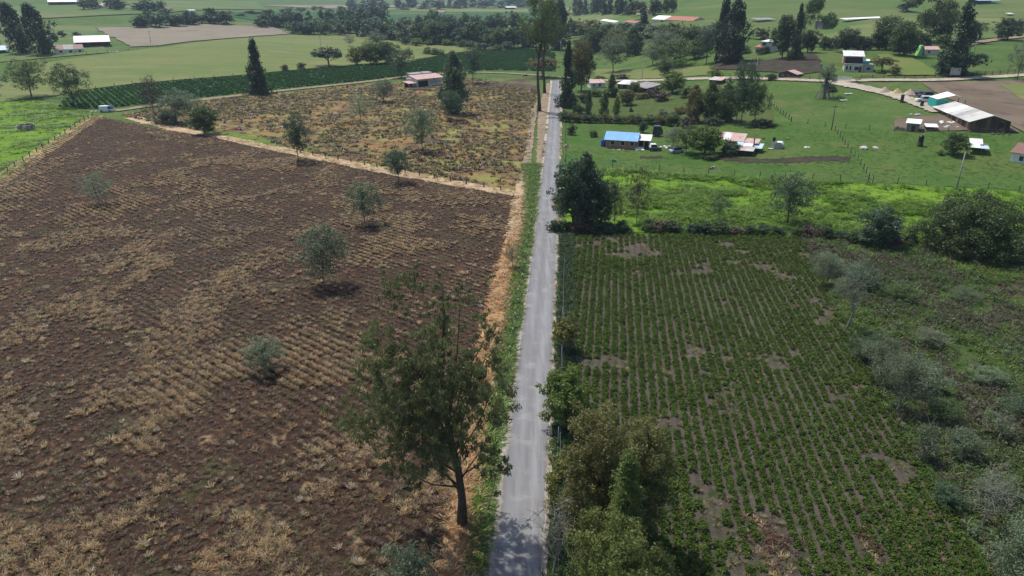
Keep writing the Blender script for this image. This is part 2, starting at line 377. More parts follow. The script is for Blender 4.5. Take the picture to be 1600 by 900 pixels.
# keep the road's edges parallel: centre line plus half width
c0 = [Vector(GV(*p)) for p in ((803.5, 900), (828, 640), (844, 480), (852, 385), (859.5, 290), (866.5, 190), (869, 128))]
RW = 3.75
fit = np.polyfit([c.y for c in c0], [c.x for c in c0], 1); RDIR = Vector((fit[0], 1)).normalized(); RANG = math.atan2(RDIR.x, RDIR.y)
_ry = [-80, 10] + [c.y for c in c0] + [c0[-1].y + 60]; _k0 = (c0[1].x - c0[0].x) / (c0[1].y - c0[0].y); _k1 = (c0[-1].x - c0[-3].x) / (c0[-1].y - c0[-3].y)
_rx = [c0[0].x + _k0 * (-80 - c0[0].y), c0[0].x + _k0 * (10 - c0[0].y)] + [c.x for c in c0] + [c0[-1].x + _k1 * 60]
def road_x(y): return np.interp(y, _ry, _rx) if hasattr(y, '__len__') else float(sum(np.interp(y + d, _ry, _rx) for d in (-16, -8, 0, 8, 16)) / 5)
Y_END = c0[-1].y + 4
RC = [Vector((road_x(float(y)), float(y))) for y in np.linspace(-60, Y_END, 40)]
def asphalt():
    m, nt, N, L, b = newmat('worn_asphalt')
    t = N.new('ShaderNodeTexCoord'); mp = N.new('ShaderNodeMapping'); mp.vector_type = 'POINT'
    mp.inputs['Rotation'].default_value = (0, 0, RANG); L.new(t.outputs['Object'], mp.inputs['Vector'])
    s = N.new('ShaderNodeSeparateXYZ'); L.new(mp.outputs[0], s.inputs[0])
    lat0 = fit[1] * math.cos(RANG)
    a = N.new('ShaderNodeMath'); a.operation = 'SUBTRACT'; L.new(s.outputs['X'], a.inputs[0]); a.inputs[1].default_value = lat0
    cr = N.new('ShaderNodeValToRGB'); mr = N.new('ShaderNodeMapRange'); mr.inputs['From Min'].default_value = -RW / 2; mr.inputs['From Max'].default_value = RW / 2
    L.new(a.outputs[0], mr.inputs['Value']); L.new(mr.outputs[0], cr.inputs['Fac'])
    e = cr.color_ramp.elements; e[0].position = 0; e[0].color = (.125, .125, .128, 1); e[1].position = 1; e[1].color = (.15, .15, .153, 1)
    for p, v in ((.12, .165), (.3, .205), (.47, .16), (.68, .235), (.85, .20)):
        q = e.new(p); q.color = (v, v, v * 1.03, 1)
    st = objvec(nt, RANG, (2.2, .12, 1))
    c = mix(nt, ramp(nt, noise(nt, .8, 6, .7, st), .35, .75), cr.outputs[0], (.135, .133, .135))
    c = mix(nt, ramp(nt, noise(nt, 1.6, 7, .75, objvec(nt, 0, (1, 1, 1))), .62, .70), c, (.10, .10, .10))
    c = mix(nt, ramp(nt, noise(nt, .35, 4, .6, objvec(nt)), .5, .75), c, (.245, .238, .23))
    ab = N.new('ShaderNodeMath'); ab.operation = 'ABSOLUTE'; L.new(a.outputs[0], ab.inputs[0]); ad = N.new('ShaderNodeMath'); ad.operation = 'MULTIPLY_ADD'; L.new(noise(nt, .7, 7, .75, objvec(nt)), ad.inputs[0]); ad.inputs[1].default_value = 1.5; L.new(ab.outputs[0], ad.inputs[2])
    c = mix(nt, ramp(nt, ad.outputs[0], RW / 2 + .62, RW / 2 + .95), c, (.24, .21, .175))
    L.new(c, b.inputs['Base Color']); b.inputs['Roughness'].default_value = .8
    bp = N.new('ShaderNodeBump'); bp.inputs['Strength'].default_value = .25; bp.inputs['Distance'].default_value = .02
    L.new(noise(nt, 14, 4, .7, objvec(nt)), bp.inputs['Height']); L.new(bp.outputs[0], b.inputs['Normal']); return m
M_asphalt = asphalt()

def ground_sheet():
    def axis(lo, hi, fine_lo, fine_hi, fine, mid, far):
        a = list(np.arange(fine_lo, fine_hi, fine)); x = fine_hi
        while x < hi: a.append(x); x += mid if x < 1400 else far
        a.append(hi); x = fine_lo - mid
        while x > lo: a.append(x); x -= mid if x > -1400 else far
        a.append(lo); return np.array(sorted(set(a)))
    xs = axis(-5000, 5000, -420, 420, 10, 20, 160); ys = axis(-5000, 5000, -40, 700, 10, 20, 160)
    X, Y = np.meshgrid(xs, ys, indexing='ij'); V = np.stack([X.ravel(), Y.ravel(), H(X, Y).ravel()], 1); W = len(ys)
    i, j = np.meshgrid(np.arange(len(xs) - 1), np.arange(W - 1), indexing='ij'); q = (i * W + j).ravel()
    F = np.stack([q, q + W, q + W + 1, q + 1], 1)
    tag(link('ground', mesh_np('ground', V, F, M_pasture, smooth=True)), kind='structure')
ground_sheet()

# named zones (corner pixels of the photograph turned into ground points)
def ext(p, q, k):     # point beyond q on the line p->q
    p = Vector(p); q = Vector(q); return tuple(q + (q - p) * k)
LA, LB = GV(150, 182), GV(0, 283)
LC = ext(LA, LB, 1.2)
LPP = [LA, LB, LC, (LC[0] - 60, LC[1] + 40), GV(-60, 190), GV(-20, 160), GV(60, 158), GV(130, 172)]
patch('left_bright_pasture', densify(LPP, 6, .4, 31), M_lush, .08, 6, 6)
def roff(y, d): return (road_x(y) - d, y)     # d metres left of the road's centre
edgeR = [(806, 308), (797, 352), (783, 400), (768, 455), (752, 520), (735, 600), (718, 690), (705, 780), (694, 870)]
BROWN = [LA, GV(250, 203), GV(330, 214), GV(400, 231), GV(500, 252), GV(600, 272), GV(700, 290)] + [GV(*p) for p in edgeR] + [(-5.5, 30), (-3, 5), (-60, -20), LC, LB]
FUR = math.atan2(GV(-650, 30)[1] - 40, GV(-650, 30)[0]) # placeholder, replaced below
def heading_for_vp(px):   # world direction whose vanishing point is column px on the horizon
    d = np.array([(px - 800) / FPX, 1 / math.cos(PITCH)]); return math.atan2(d[1], d[0])
FUR = heading_for_vp(-700); furrow_straw_shade(M_soil, FUR, 1.1); ROWS = heading_for_vp(962)
def furrow(u, v):
    ca_, sa_ = math.cos(FUR), math.sin(FUR); big = np.clip((fbm(u * ca_ - v * sa_, u * sa_ + v * ca_, 30, 71) - .36) * 4, .25, 1)
    return .14 * big * np.cos(v / 1.1 * 2 * np.pi) * (.6 + .6 * vnoise(u, v, 3, 5)) + .05 * (vnoise(u, v, .9, 8) - .5)
patch('brown_field', densify(BROWN, 2.5, .35, 3), M_soil, .20, 3.2, .275, FUR, furrow)
UPPER = pxpoly([(190, 180), (300, 160), (400, 150), (560, 133), (640, 129), (740, 122), (838, 142), (834, 180), (824, 235), (813, 292), (800, 300), (700, 281), (600, 261), (500, 242), (400, 221), (335, 206), (250, 196)])
patch('weedy_field', densify(UPPER, 3, .5, 4), M_weedy, .12, 3, 3, FUR)
patch('bare_earth_plot', densify(pxpoly([(765, 122), (840, 124), (840, 141), (790, 141), (745, 138)]), 3, .5, 4), ground_mat('bare_plot', (.07, .05, .04), [((.10, .13, .04), .06, .48, .6), ((.12, .08, .06), .2, .5, .7)], .6, 2), .2, 4, 4)
strip('straw_path', pxpoly([(335, 211), (400, 226), (500, 248), (600, 267), (700, 286), (806, 305)]), 4.4, M_straw, .14, 160, .25, 3)
strip('grassy_bank', pxpoly([(345, 208), (390, 216), (440, 228)]), 3.0, M_verge, .17, 40, .4, 6)
strip('straw_bank', pxpoly([(205, 184), (250, 196), (300, 208), (335, 213)]), 4.0, M_straw, .15, 60, .5, 9)
strip('straw_edge', [LA, LB, LC], 4.2, ground_mat('tan_edge', (.40, .28, .125), [((.35, .255, .13), .4, .42, .65), ((.17, .13, .05), .7, .5, .7), ((.10, .13, .03), .3, .58, .7)], .8, 3), .19, 200, .35, 5)
# right-hand straw strip of the brown field, then the green verge and the shoulder
RU = [Vector(GV(*p)) for p in edgeR]
RU2 = [Vector(GV(*p)) for p in [(822, 306), (821, 352), (812, 400), (800, 455), (789, 520), (776, 600), (762, 690), (752, 780), (744, 870)]]
RU.append(Vector((-5.5, 30))); RU2.append(Vector((-2.7, 30)))
ribbon('rusty_straw_strip', RU, RU2, M_rust, .18, 170, 4, .05, .45, 8)
strip('pale_straw_corner', pxpoly([(816, 285), (812, 310), (806, 345), (800, 372)]), 2.2, M_straw, .24, 40, .3, 5)
ys = np.linspace(5, G(835, 300).y + 26, 60)
def interp(P, y):
    for a, b in zip(P[:-1], P[1:]):
        if min(a.y, b.y) <= y <= max(a.y, b.y): return a.x + (b.x - a.x) * (y - a.y) / (b.y - a.y)
    return P[-1].x if y < P[-1].y else P[0].x
vl = [(min(interp(RU2, y) - .2, road_x(y) - RW / 2 - 1), y) for y in ys]; vr = [(road_x(y) - RW / 2 - .75, y) for y in ys]
ribbon('roadside_verge', vl, vr, M_verge, .10, 120, 3, .05, .1, 9)
ye = np.linspace(G(845, 262).y, Y_END - 10, 30)
ribbon('roadside_earth', [(road_x(y) - RW / 2 - 2.6 - 1.0 * math.sin(y * .03), y) for y in ye], [(road_x(y) - RW / 2 - .2, y) for y in ye], M_dirtpink, .17, 100, 3, .04, .3, 10)
strip('bare_track', pxpoly([(836, 160), (832, 190), (826, 235), (820, 285)]), 1.6, M_dirtpink, .22, 60, .25, 15)
RL = [c - Vector((RW / 2, 0)) for c in RC]; RR = [c + Vector((RW / 2, 0)) for c in RC]
ribbon('gravel_shoulder', [p - Vector((.75, 0)) for p in RL], [p + Vector((.42, 0)) for p in RR], M_gravel, .19, 420, 6, .03, .16, 12)
ribbon('road', RL, RR, M_asphalt, .235, 420, 8, .05, .07, 13)
yd = np.linspace(0, G(880, 368).y, 60)
ribbon('crop_side_verge', [(road_x(y) + RW / 2 + .1, y) for y in yd], [(road_x(y) + RW / 2 + 2.6 + .4 * math.sin(y * .2), y) for y in yd], M_darkverge, .12, 120, 3, .05, .15, 14)
CROP = pxpoly([(893, 372), (960, 368), (1100, 370), (1250, 374), (1285, 440), (1320, 515), (1365, 600), (1420, 700), (1480, 790), (1530, 880)]) + [(34, 22), (32, 8), (6, 8)] + [(road_x(y) + RW / 2 + 2.7, y) for y in (20, 45, 70, 95)]
def crop_ridge(u, v): return .10 * np.cos(v / 1.0 * 2 * np.pi) + .05 * (vnoise(u, v, 1.2, 4) - .5)
patch('crop_field', densify(CROP, 2.5, .2, 5), M_crop_soil, .16, 2.5, .25, ROWS, crop_ridge)
SCRUB = pxpoly([(1252, 376), (1330, 372), (1440, 385), (1600, 395), (1750, 400), (1800, 600), (1780, 900)]) + [(60, 15), (35, 10), (34, 22)] + pxpoly([(1530, 880), (1480, 790), (1420, 700), (1365, 600), (1320, 515), (1285, 440)])
patch('scrub_land', densify(SCRUB, 4, .3, 6), M_scrub, .09, 4, 4)
LUSH = pxpoly([(880, 262), (1000, 268), (1150, 278), (1360, 288), (1600, 300), (1720, 305), (1720, 372), (1600, 372), (1440, 380), (1250, 372), (1000, 364), (884, 362)])
patch('lush_pasture', densify(LUSH, 5, .3, 7), M_lush, .10, 5, 5)
YARD = pxpoly([(880, 190), (1000, 196), (1250, 190), (1330, 200), (1480, 205), (1600, 215), (1720, 220), (1720, 303), (1600, 298), (1360, 286), (1150, 276), (1000, 266), (880, 260)])
patch('house_pasture', densify(YARD, 5, .3, 8), M_yard, .08, 6, 6)
patch('hedged_pasture', densify(pxpoly([(885, 146), (1000, 150), (1085, 150), (1200, 150), (1210, 188), (1000, 192), (882, 186)]), 5, .3, 8), ground_mat('olive_pasture', (.052, .085, .02), [((.075, .095, .028), .07, .42, .62), ((.035, .06, .014), .5, .5, .7, 8), ((.10, .095, .045), .15, .6, .72, 8)], .7, 1.5), .12, 6, 6)
strip('muddy_path', pxpoly([(1110, 246), (1170, 252), (1230, 252), (1290, 248), (1328, 250)]), 3.2, M_mud, .16, 60, .8, 5)
strip('muddy_wallow', pxpoly([(1000, 246), (1020, 247), (1036, 246)]), 1.8, M_mud, .15, 30, .5, 5)
patch('dirt_yard', densify(pxpoly([(1395, 204), (1400, 188), (1440, 182), (1500, 180), (1580, 200), (1592, 208), (1520, 205), (1450, 206)]), 2, .4, 4), M_fallow, .2, 4, 4)
PLOUGH = pxpoly([(1440, 130), (1530, 128), (1640, 124), (1760, 150), (1760, 210), (1600, 208), (1570, 190), (1480, 155)])
patch('ploughed_field', densify(PLOUGH, 4, .4, 9), M_fallow, .22, 5, 5)
patch('stubble_corner', densify(pxpoly([(1562, 134), (1650, 130), (1700, 160), (1600, 157)]), 3, .5, 9), M_pale, .3, 5, 5)
patch('dark_fallow_plot', densify(pxpoly([(1125, 95), (1195, 95), (1275, 85), (1290, 112), (1240, 118), (1180, 112), (1110, 108)]), 4, .6, 9), M_mud, .3, 6, 6)
patch('pale_strip_field', densify(pxpoly([(925, 108), (1110, 103), (1110, 118), (930, 122)]), 4, .6, 9), M_pale, .25, 6, 6)
patch('fenced_lawn', densify(pxpoly([(1372, 86), (1410, 84), (1462, 112), (1460, 119), (1385, 119)]), 4, .4, 9), ground_mat('olive_lawn', (.10, .145, .03), [((.13, .15, .045), .1, .4, .65)], .4, 2), .3, 6, 6)
strip('dirt_lane', pxpoly([(874, 121), (960, 126), (1080, 124), (1200, 124), (1275, 127), (1330, 128), (1450, 127), (1540, 122), (1640, 116)]), 3.4, M_dirt, .34, 200, .3, 21)
strip('farm_track', pxpoly([(1296, 128), (1340, 136), (1390, 147), (1430, 160), (1470, 176)]), 4.6, M_dirt, .30, 80, .5, 22)
strip('left_dirt_lane', pxpoly([(180, 174), (260, 163), (330, 155), (400, 147), (480, 138), (560, 130), (640, 120), (730, 113), (800, 115), (872, 121)]), 3.6, M_dirtpink, .30, 200, .5, 23)
strip('hill_track', pxpoly([(1495, 75), (1530, 66), (1600, 58), (1680, 52)]), 5, M_dirtpink, .5, 60, .6, 24)
DCROP = pxpoly([(95, 168), (110, 150), (140, 143), (220, 132), (400, 118), (480, 110), (560, 103), (640, 98), (700, 86), (760, 79), (845, 78), (866, 84), (868, 112), (800, 110), (730, 110), (640, 117), (560, 127), (400, 143), (250, 160), (150, 171)])
patch('dark_crop_band', densify(DCROP, 5, .4, 10), M_darkcrop, .22, 1.6, 4, math.radians(35), lambda u, v: .25 * np.cos(u / 6.4 * 2 * np.pi))
PALE = pxpoly([(0, 128), (60, 100), (170, 84), (250, 75), (400, 58), (470, 54), (560, 54), (680, 64), (780, 72), (760, 77), (700, 84), (640, 95), (560, 101), (480, 108), (400, 116), (220, 130), (130, 141), (90, 150), (0, 160)])
patch('pale_pasture', densify(PALE, 8, .6, 11), M_pale, .3, 10, 10)
patch('far_fallow_field', densify(pxpoly([(150, 44), (240, 42), (330, 38), (420, 42), (460, 53), (400, 57), (250, 72), (205, 74)]), 10, .8, 12), M_fallowfar, .5, 20, 20)
patch('hill_slope', densify(pxpoly([(1045, 40), (1060, 12), (1100, 0), (1200, -8), (1500, -14), (1700, -10), (1800, 30), (1800, 60), (1600, 56), (1500, 66), (1350, 60), (1250, 60), (1190, 62), (1120, 60)]), 20, .8, 12), M_hill, .45, 20, 20)
patch('dry_hill_patch', densify(pxpoly([(1230, 70), (1290, 56), (1330, 42), (1440, 28), (1600, 30), (1600, 40), (1480, 48), (1380, 62), (1330, 68)]), 10, .8, 12), M_pale, .6, 20, 20)
for k, (nm, mt, pl) in enumerate([
    ('far_meadow', M_far, [(0, 42), (150, 40), (400, 36), (600, 30), (900, 24), (1000, 30), (700, 66), (560, 53), (420, 40), (240, 41), (150, 44), (170, 83), (0, 98)]),
    ('far_crop_field', M_darkcrop, [(330, 22), (520, 19), (860, 17), (880, 24), (620, 36), (400, 33)]),
    ('far_pale_field', M_pale, [(560, 12), (860, 10), (1000, 16), (860, 18), (640, 18)]),
    ('far_field_strip', M_fallowfar, [(400, 9), (520, 8), (700, 5), (700, 8), (540, 14)]),
    ('far_left_slope', M_far, [(0, 12), (60, 8), (200, 3), (400, 3), (420, 16), (250, 22), (60, 30), (0, 34)])]):
    patch(nm, densify(pxpoly(pl), 25, 1, k), mt, .42 + .08 * k, 20, 20)
ORD = 'first second third fourth fifth sixth seventh eighth ninth tenth eleventh twelfth thirteenth fourteenth fifteenth sixteenth seventeenth eighteenth nineteenth twentieth twenty-first twenty-second twenty-third twenty-fourth twenty-fifth twenty-sixth twenty-seventh twenty-eighth twenty-ninth thirtieth'.split()
# ------------------------------------------------------------------ trees
LEAF = {
    'grey': leafmat('grey_green_leaves', (.105, .14, .078), (.21, .255, .155), .45),
    'dark': leafmat('dark_green_leaves', (.026, .050, .018), (.072, .115, .038), .35),
    'mid': leafmat('mid_green_leaves', (.045, .082, .022), (.12, .175, .05), .42),
    'olive': leafmat('olive_leaves', (.082, .092, .026), (.215, .21, .068), .5),
    'euc': leafmat('gum_leaves', (.072, .092, .036), (.20, .22, .095), .5),
    'bright': leafmat('bright_green_leaves', (.07, .125, .02), (.18, .25, .05), .48),
    'yellow': leafmat('yellow_green_leaves', (.09, .13, .015), (.24, .27, .035)),
    'conifer': leafmat('conifer_needles', (.015, .033, .016), (.046, .076, .034)),
    'blue': leafmat('blue_green_leaves', (.038, .072, .036), (.105, .165, .085), .42),
    'cone': leafmat('light_conifer_needles', (.09, .128, .03), (.22, .26, .07), .5),
    'brown': leafmat('brown_twigs', (.060, .045, .032), (.125, .085, .055), .1),
    'bare': leafmat('grey_twigs', (.10, .095, .08), (.19, .18, .15), .1),
    'gold': leafmat('golden_olive_leaves', (.075, .085, .016), (.20, .19, .042), .4),
    'lichen': leafmat('pale_grey_leaves', (.09, .135, .07), (.205, .26, .14), .45),
}
BARK = {'grey': plain('grey_bark', (.16, .14, .12), .9, .45, 3, bump=.5), 'brown': plain('brown_bark', (.095, .072, .055), .9, .45, 3, bump=.5),
        'pale': plain('pale_bark', (.26, .24, .21), .9, .4, 2.5, bump=.4), 'dark': plain('dark_bark', (.05, .042, .035), .9, .4, 3, bump=.5)}
def leaves_geo(C, R, n, size, rng, aspect=.5, droop=0.0, flat=0.35, up=.5, centre=None, T=None):
    """leaf quads scattered in clumps C (m,3) with radii R (m,); n leaves per clump"""
    C = np.asarray(C, float); m = len(C); R = np.broadcast_to(np.asarray(R, float), (m,))
    nn = np.maximum(3, (n * (R / R.mean()) ** 1.6)).astype(int); I = np.repeat(np.arange(m), nn); K = len(I)
    d = rng.normal(size=(K, 3)); d /= np.linalg.norm(d, axis=1)[:, None] + 1e-9
    rr = rng.random(K) ** .45 * R[I]; P = C[I] + d * rr[:, None] * np.array([1, 1, .8])
    N = d * .6 + rng.normal(size=(K, 3)) * .6; N[:, 2] += up; N /= np.linalg.norm(N, axis=1)[:, None] + 1e-9
    A = np.cross(N, rng.normal(size=(K, 3)));
    if droop: A = A * (1 - droop); A[:, 2] -= droop * 1.2
    A /= np.linalg.norm(A, axis=1)[:, None] + 1e-9; B = np.cross(N, A); B /= np.linalg.norm(B, axis=1)[:, None] + 1e-9
    s = size * (.6 + .8 * rng.random(K)); a = A * s[:, None] * .5; b = B * (s * aspect)[:, None] * .5
    V = np.stack([P - a, P + b, P + a, P - b], 1).reshape(-1, 3); F = np.arange(K * 4).reshape(K, 4)
    tc = rng.random(m) if T is None else np.asarray(T)
    t = np.clip(.55 * tc[I] + .45 * rng.random(K), 0, 1)
    return V, F, t
def limbs(mb, base, top, targets, r0, rng, k=6, bend=.1, lean=None, trunk_frac=1.0, twist=0.03):
    """tapered trunk from base to top and tapered limbs to the target points"""
    base = Vector(base); top = Vector(top); n = 9; pts = []; h = (top - base).length
    for i in range(n):
        t = i / (n - 1); p = base.lerp(top, t); w = math.sin(t * math.pi) * h * twist
        pts.append(p + Vector((math.sin(t * 5 + r0 * 40) * w, math.cos(t * 4 + r0 * 50) * w, 0)))
    rads = [r0 * (1.35 if i == 0 else 1) * (1 - .82 * i / (n - 1)) for i in range(n)]
    mb.tube(pts, rads, k)
    for T in targets:
        T = Vector(T); zr = (T.z - base.z) / max(.01, h)
        t = max(.12, min(.95, zr * rng.uniform(.45, .8))); f = t * (n - 1); i = min(n - 2, int(f)); S = pts[i].lerp(pts[i + 1], f - i)
        M = S.lerp(T, .5) + Vector((rng.uniform(-1, 1), rng.uniform(-1, 1), rng.uniform(-.2, 1.2))) * (T - S).length * bend
        rr = rads[i] * (.5 if len(targets) < 15 else .3); mb.tube([S, S.lerp(M, .5), M, M.lerp(T, .55), T], [rr, rr * .8, rr * .62, rr * .4, rr * .15], 4, False)
def crown_pts(shape, n, rng, zb=.25, lump=.22):
    """clump centres of a crown in a unit tree: height 1, width 1"""
    out = []; ph = rng.random(8) * 6.28
    while len(out) < n:
        u = rng.normal(size=3); u /= np.linalg.norm(u); az = math.atan2(u[1], u[0]); r = rng.random() ** .42
        lm = 1 - lump + lump * (math.sin(2 * az + ph[0] + 3 * u[2]) * .6 + math.sin(3 * az + ph[1] - 4 * u[2]) * .6 + math.sin(5 * u[2] + ph[2]) * .4)
        if shape == 'round':
            p = np.array([u[0] * .5 * r * lm, u[1] * .5 * r * lm, zb + (1 - zb) * (.48 + .5 * u[2] * r * (.75 + .25 * lm))])
        elif shape == 'broad':
            if u[2] < -.35: continue
            p = np.array([u[0] * .52 * r * lm, u[1] * .52 * r * lm, zb + (1 - zb) * (.25 + .72 * u[2] * r * lm)])
        elif shape == 'umbrella':
            if u[2] < -.1: continue
            p = np.array([u[0] * .52 * r * lm, u[1] * .52 * r * lm, zb + (1 - zb) * (.35 + .6 * u[2] * r * lm) - .08 * r])
        elif shape == 'cone':
            z = rng.random() ** 1.5; w = (1 - z) ** .75 * (.75 + .25 * math.sin(z * 17 + ph[3])) * (rng.random() ** .4)
            p = np.array([math.cos(az) * .5 * w * lm, math.sin(az) * .5 * w * lm, zb + (1 - zb) * z])
        elif shape == 'column':
            z = rng.random(); w = min(1, (1 - z) * 2.6) ** .7 * min(1, .5 + z * 2) * (rng.random() ** .4) * (.8 + .2 * math.sin(z * 14 + ph[4]))
            p = np.array([math.cos(az) * .5 * w * lm, math.sin(az) * .5 * w * lm, zb + (1 - zb) * z])
        elif shape == 'tuft':      # a few separate bunches: gum trees
            z = rng.random(); k = int(rng.integers(6)); an = ph[k] + k; zz = .15 + .8 * ((k * .37 + ph[k] * .1) % 1); rad = .34 * (1 - .6 * zz)
            p = np.array([math.cos(an) * rad + u[0] * .15, math.sin(an) * rad + u[1] * .15, zb + (1 - zb) * min(1, zz + u[2] * .13)])
        else: raise ValueError(shape)
        out.append(p)
    return np.array(out)
SPEC = {  # shape, zb, clumps, clump radius, leaves per clump, leaf size, aspect, droop, trunk radius, limbs
    'dense': ('round', .08, 170, .088, 36, .026, .6, 0, .022, 8),
    'densebig': ('broad', .02, 300, .085, 40, .028, .6, 0, .03, 8),
    'sparse': ('round', .18, 165, .075, 26, .021, .45, .15, .013, 26),
    'wispy': ('round', .16, 150, .066, 19, .018, .4, .1, .011, 34),
    'cypress': ('cone', .0, 200, .075, 26, .028, .5, .2, .025, 6),
    'column': ('column', .03, 230, .085, 26, .030, .5, .1, .02, 6),
    'gum': ('tuft', .30, 90, .085, 50, .026, .35, .45, .013, 16),
    'umbrella': ('umbrella', .22, 100, .075, 26, .030, .6, 0, .022, 14),
    'shrub': ('broad', .0, 90, .11, 26, .042, .55, 0, .02, 8),
    'far': ('round', .04, 60, .12, 17, .055, .7, 0, .022, 4),
    'farcone': ('cone', .02, 60, .085, 17, .045, .6, 0, .022, 3),
    'bare': ('round', .22, 70, .055, 4, .03, .12, 0, .018, 60),
}
POOL = {}
def variant(kind, v):
    if (kind, v) in POOL: return POOL[(kind, v)]
    sh, zb, nc, cr, nl, ls, asp, dr, tr, nlimb = SPEC[kind]; rng = np.random.default_rng(100 + hash_name(kind) + v * 7)
    C = crown_pts(sh, nc, rng, zb); V, F, t = leaves_geo(C, cr * 1.05 * (.6 + .7 * rng.random(nc)), int(nl * 1.35), ls * 1.55, rng, asp, dr)
    crown = mesh_np('crown', V, F, LEAF['mid'], t)
    mb = MB(); ry = random.Random(v * 31 + 5); pick = C[rng.choice(nc, min(nc, nlimb), replace=False)]
    limbs(mb, (0, 0, -.03), (rng.normal() * .02, rng.normal() * .02, .62 if sh == 'broad' else .9), pick, tr, ry, 6)
    trunk = mb.mesh('trunk', BARK['brown'], True); POOL[(kind, v)] = (crown, trunk); return POOL[(kind, v)]
def hash_name(s): return sum(ord(c) * (i + 1) for i, c in enumerate(s)) % 997
TREES = []
def plant(name, label, cat, kind, leaf, bx, by, top, width, bark='brown', group=None, v=None, rot=None, lean=0, P=None):
    P = P or G(bx, by); h = max(.5, height_to(P, bx, top)); w = width * mpp(P) * {'cypress': 1.35, 'column': 1.3, 'farcone': 1.3, 'gum': 1.25}.get(kind, 1.08)
    v = random.randrange(4) if v is None else v; crown, trunk = variant(kind, v)
    e = thing(name, label, cat, (P.x, P.y, P.z), random.uniform(0, 6.28) if rot is None else rot, group)
    if lean: e.rotation_euler = (0, lean, 0)
    small = name in ('shrub', 'bush', 'hedge_shrub')
    t = link('stem' if small else 'trunk', trunk, e); c = link('foliage' if small else 'crown', crown, e)
    for o, mt in ((c, LEAF[leaf]), (t, BARK[bark])):
        o.scale = (w, w, h); o.material_slots[0].link = 'OBJECT'; o.material_slots[0].material = mt
    if P.y < 1200: TREES.append((P.x, P.y, w * .5))
    return e
def T(label, kind, leaf, bx, by, top, w, bark='brown', name='tree', **k): return plant(name, label, 'tree', kind, leaf, bx, by, top, w, bark, **k)
def S(label, kind, leaf, bx, by, top, w, bark='dark', **k): return plant('shrub', label, 'shrub', kind, leaf, bx, by, top, w, bark, **k)
# trees standing in the brown field and the weedy field
T('faint see-through grey tree at the left of the brown furrowed field', 'wispy', 'grey', 155, 322, 262, 66, 'grey')
T('round grey-green sparse tree with straw heaped at its foot in the brown field', 'sparse', 'grey', 508, 448, 345, 92, 'grey', v=0)
T('low spreading grey-green treelet nearest the camera in the middle of the brown field', 'sparse', 'grey', 417, 583, 524, 76, 'grey', v=1)
T('sparse grey-green tree just below the straw path in the brown field', 'sparse', 'lichen', 570, 352, 277, 68, 'grey', v=2)
T('leafy blue-green tree standing on the straw path near its fence posts', 'sparse', 'blue', 622, 287, 226, 50, 'brown', v=3)
T('tall dark blue-green tree at the bend of the straw path', 'sparse', 'blue', 467, 253, 172, 54, 'brown', v=1)
T('thin grey tree in the left part of the weedy field', 'wispy', 'grey', 563, 192, 140, 48, 'grey', v=1)
T('wide grey sparse tree with two stems in the middle of the weedy field', 'sparse', 'lichen', 660, 238, 163, 66, 'grey', v=2)
T('small thin tree on the green verge beside the orange straw', 'wispy', 'grey', 800, 420, 370, 34, 'dark', v=2)
T('grey bushy tree below the pink-roofed farmhouse', 'sparse', 'grey', 600, 160, 122, 42, v=0)
T('bare tall thin tree at the far corner of the brown field', 'wispy', 'brown', 243, 192, 112, 48, 'grey', v=3)
T('grey scrubby tree beside the dark round bush at the field corner', 'sparse', 'grey', 278, 194, 138, 62, 'grey', v=3)
T('grey upright tree behind the dark round bush at the field corner', 'wispy', 'lichen', 302, 193, 142, 52, 'grey', v=0)
S('low grey shrub filling the gap left of the dark round bush', 'shrub', 'grey', 262, 194, 165, 34)
S('dark glossy green rounded bush at the upper corner of the brown field', 'dense', 'mid', 321, 210, 162, 50)
T('grey-green tree leftmost on the edge of the bright pasture', 'sparse', 'mid', 50, 152, 88, 80, 'dark', v=2)
T('dark grey-green tree at the tip of the dark green crop', 'sparse', 'mid', 115, 166, 95, 68, 'dark', v=0)
T('tall dark green tree beside the pink-roofed farmhouse', 'column', 'blue', 710, 178, 84, 46, 'dark', v=0)
T('lower grey-green tree in front of the tall tree by the farmhouse', 'sparse', 'blue', 706, 188, 138, 44, 'dark', v=1)
T('grey-green tree right of the farmhouse at the end of the dirt lane', 'sparse', 'blue', 739, 131, 66, 40, 'dark', v=3)
T('grey-green tree left of the farmhouse with a clear trunk', 'sparse', 'blue', 627, 122, 72, 44, 'brown', v=2)
T('dark ragged cypress standing alone at the edge of the dark crop', 'cypress', 'conifer', 405, 148, 62, 44, 'dark', name='cypress_tree', v=0)
T('dark wide umbrella-shaped tree at the top edge of the dark crop', 'umbrella', 'dark', 515, 104, 66, 58, 'dark')
T('yellow-green bushy tree beside the dark umbrella-shaped tree', 'dense', 'yellow', 558, 102, 70, 36)
T('bright green bushy tree in the clump by the umbrella-shaped tree', 'dense', 'bright', 580, 102, 64, 44)
T('dark bushy tree right in the clump by the umbrella-shaped tree', 'dense', 'mid', 604, 101, 62, 40)
T('grey leafless tree behind the bright bushy clump', 'wispy', 'bare', 547, 73, 52, 24, 'grey')
T('hazy grey tree rising behind the bright bushy clump', 'sparse', 'grey', 590, 84, 46, 44, 'grey')
S('small dark bush left of a pair on the edge of the pale pasture', 'shrub', 'mid', 445, 112, 97, 14)
S('small dark bush right of a pair on the edge of the pale pasture', 'shrub', 'mid', 471, 108, 94, 14)
S('yellow-green bush on the pale pasture by the dark crop', 'shrub', 'yellow', 668, 85, 70, 18)
S('dark green bush right of the yellow-green one on the pale pasture', 'shrub', 'mid', 684, 86, 73, 24)
S('yellow bush above the farmhouse tree', 'shrub', 'yellow', 638, 86, 72, 16)
T('big dark leaning cypress left of a pair by the left farm', 'column', 'conifer', 36, 84, 6, 42, 'dark', name='cypress_tree', lean=math.radians(-9))
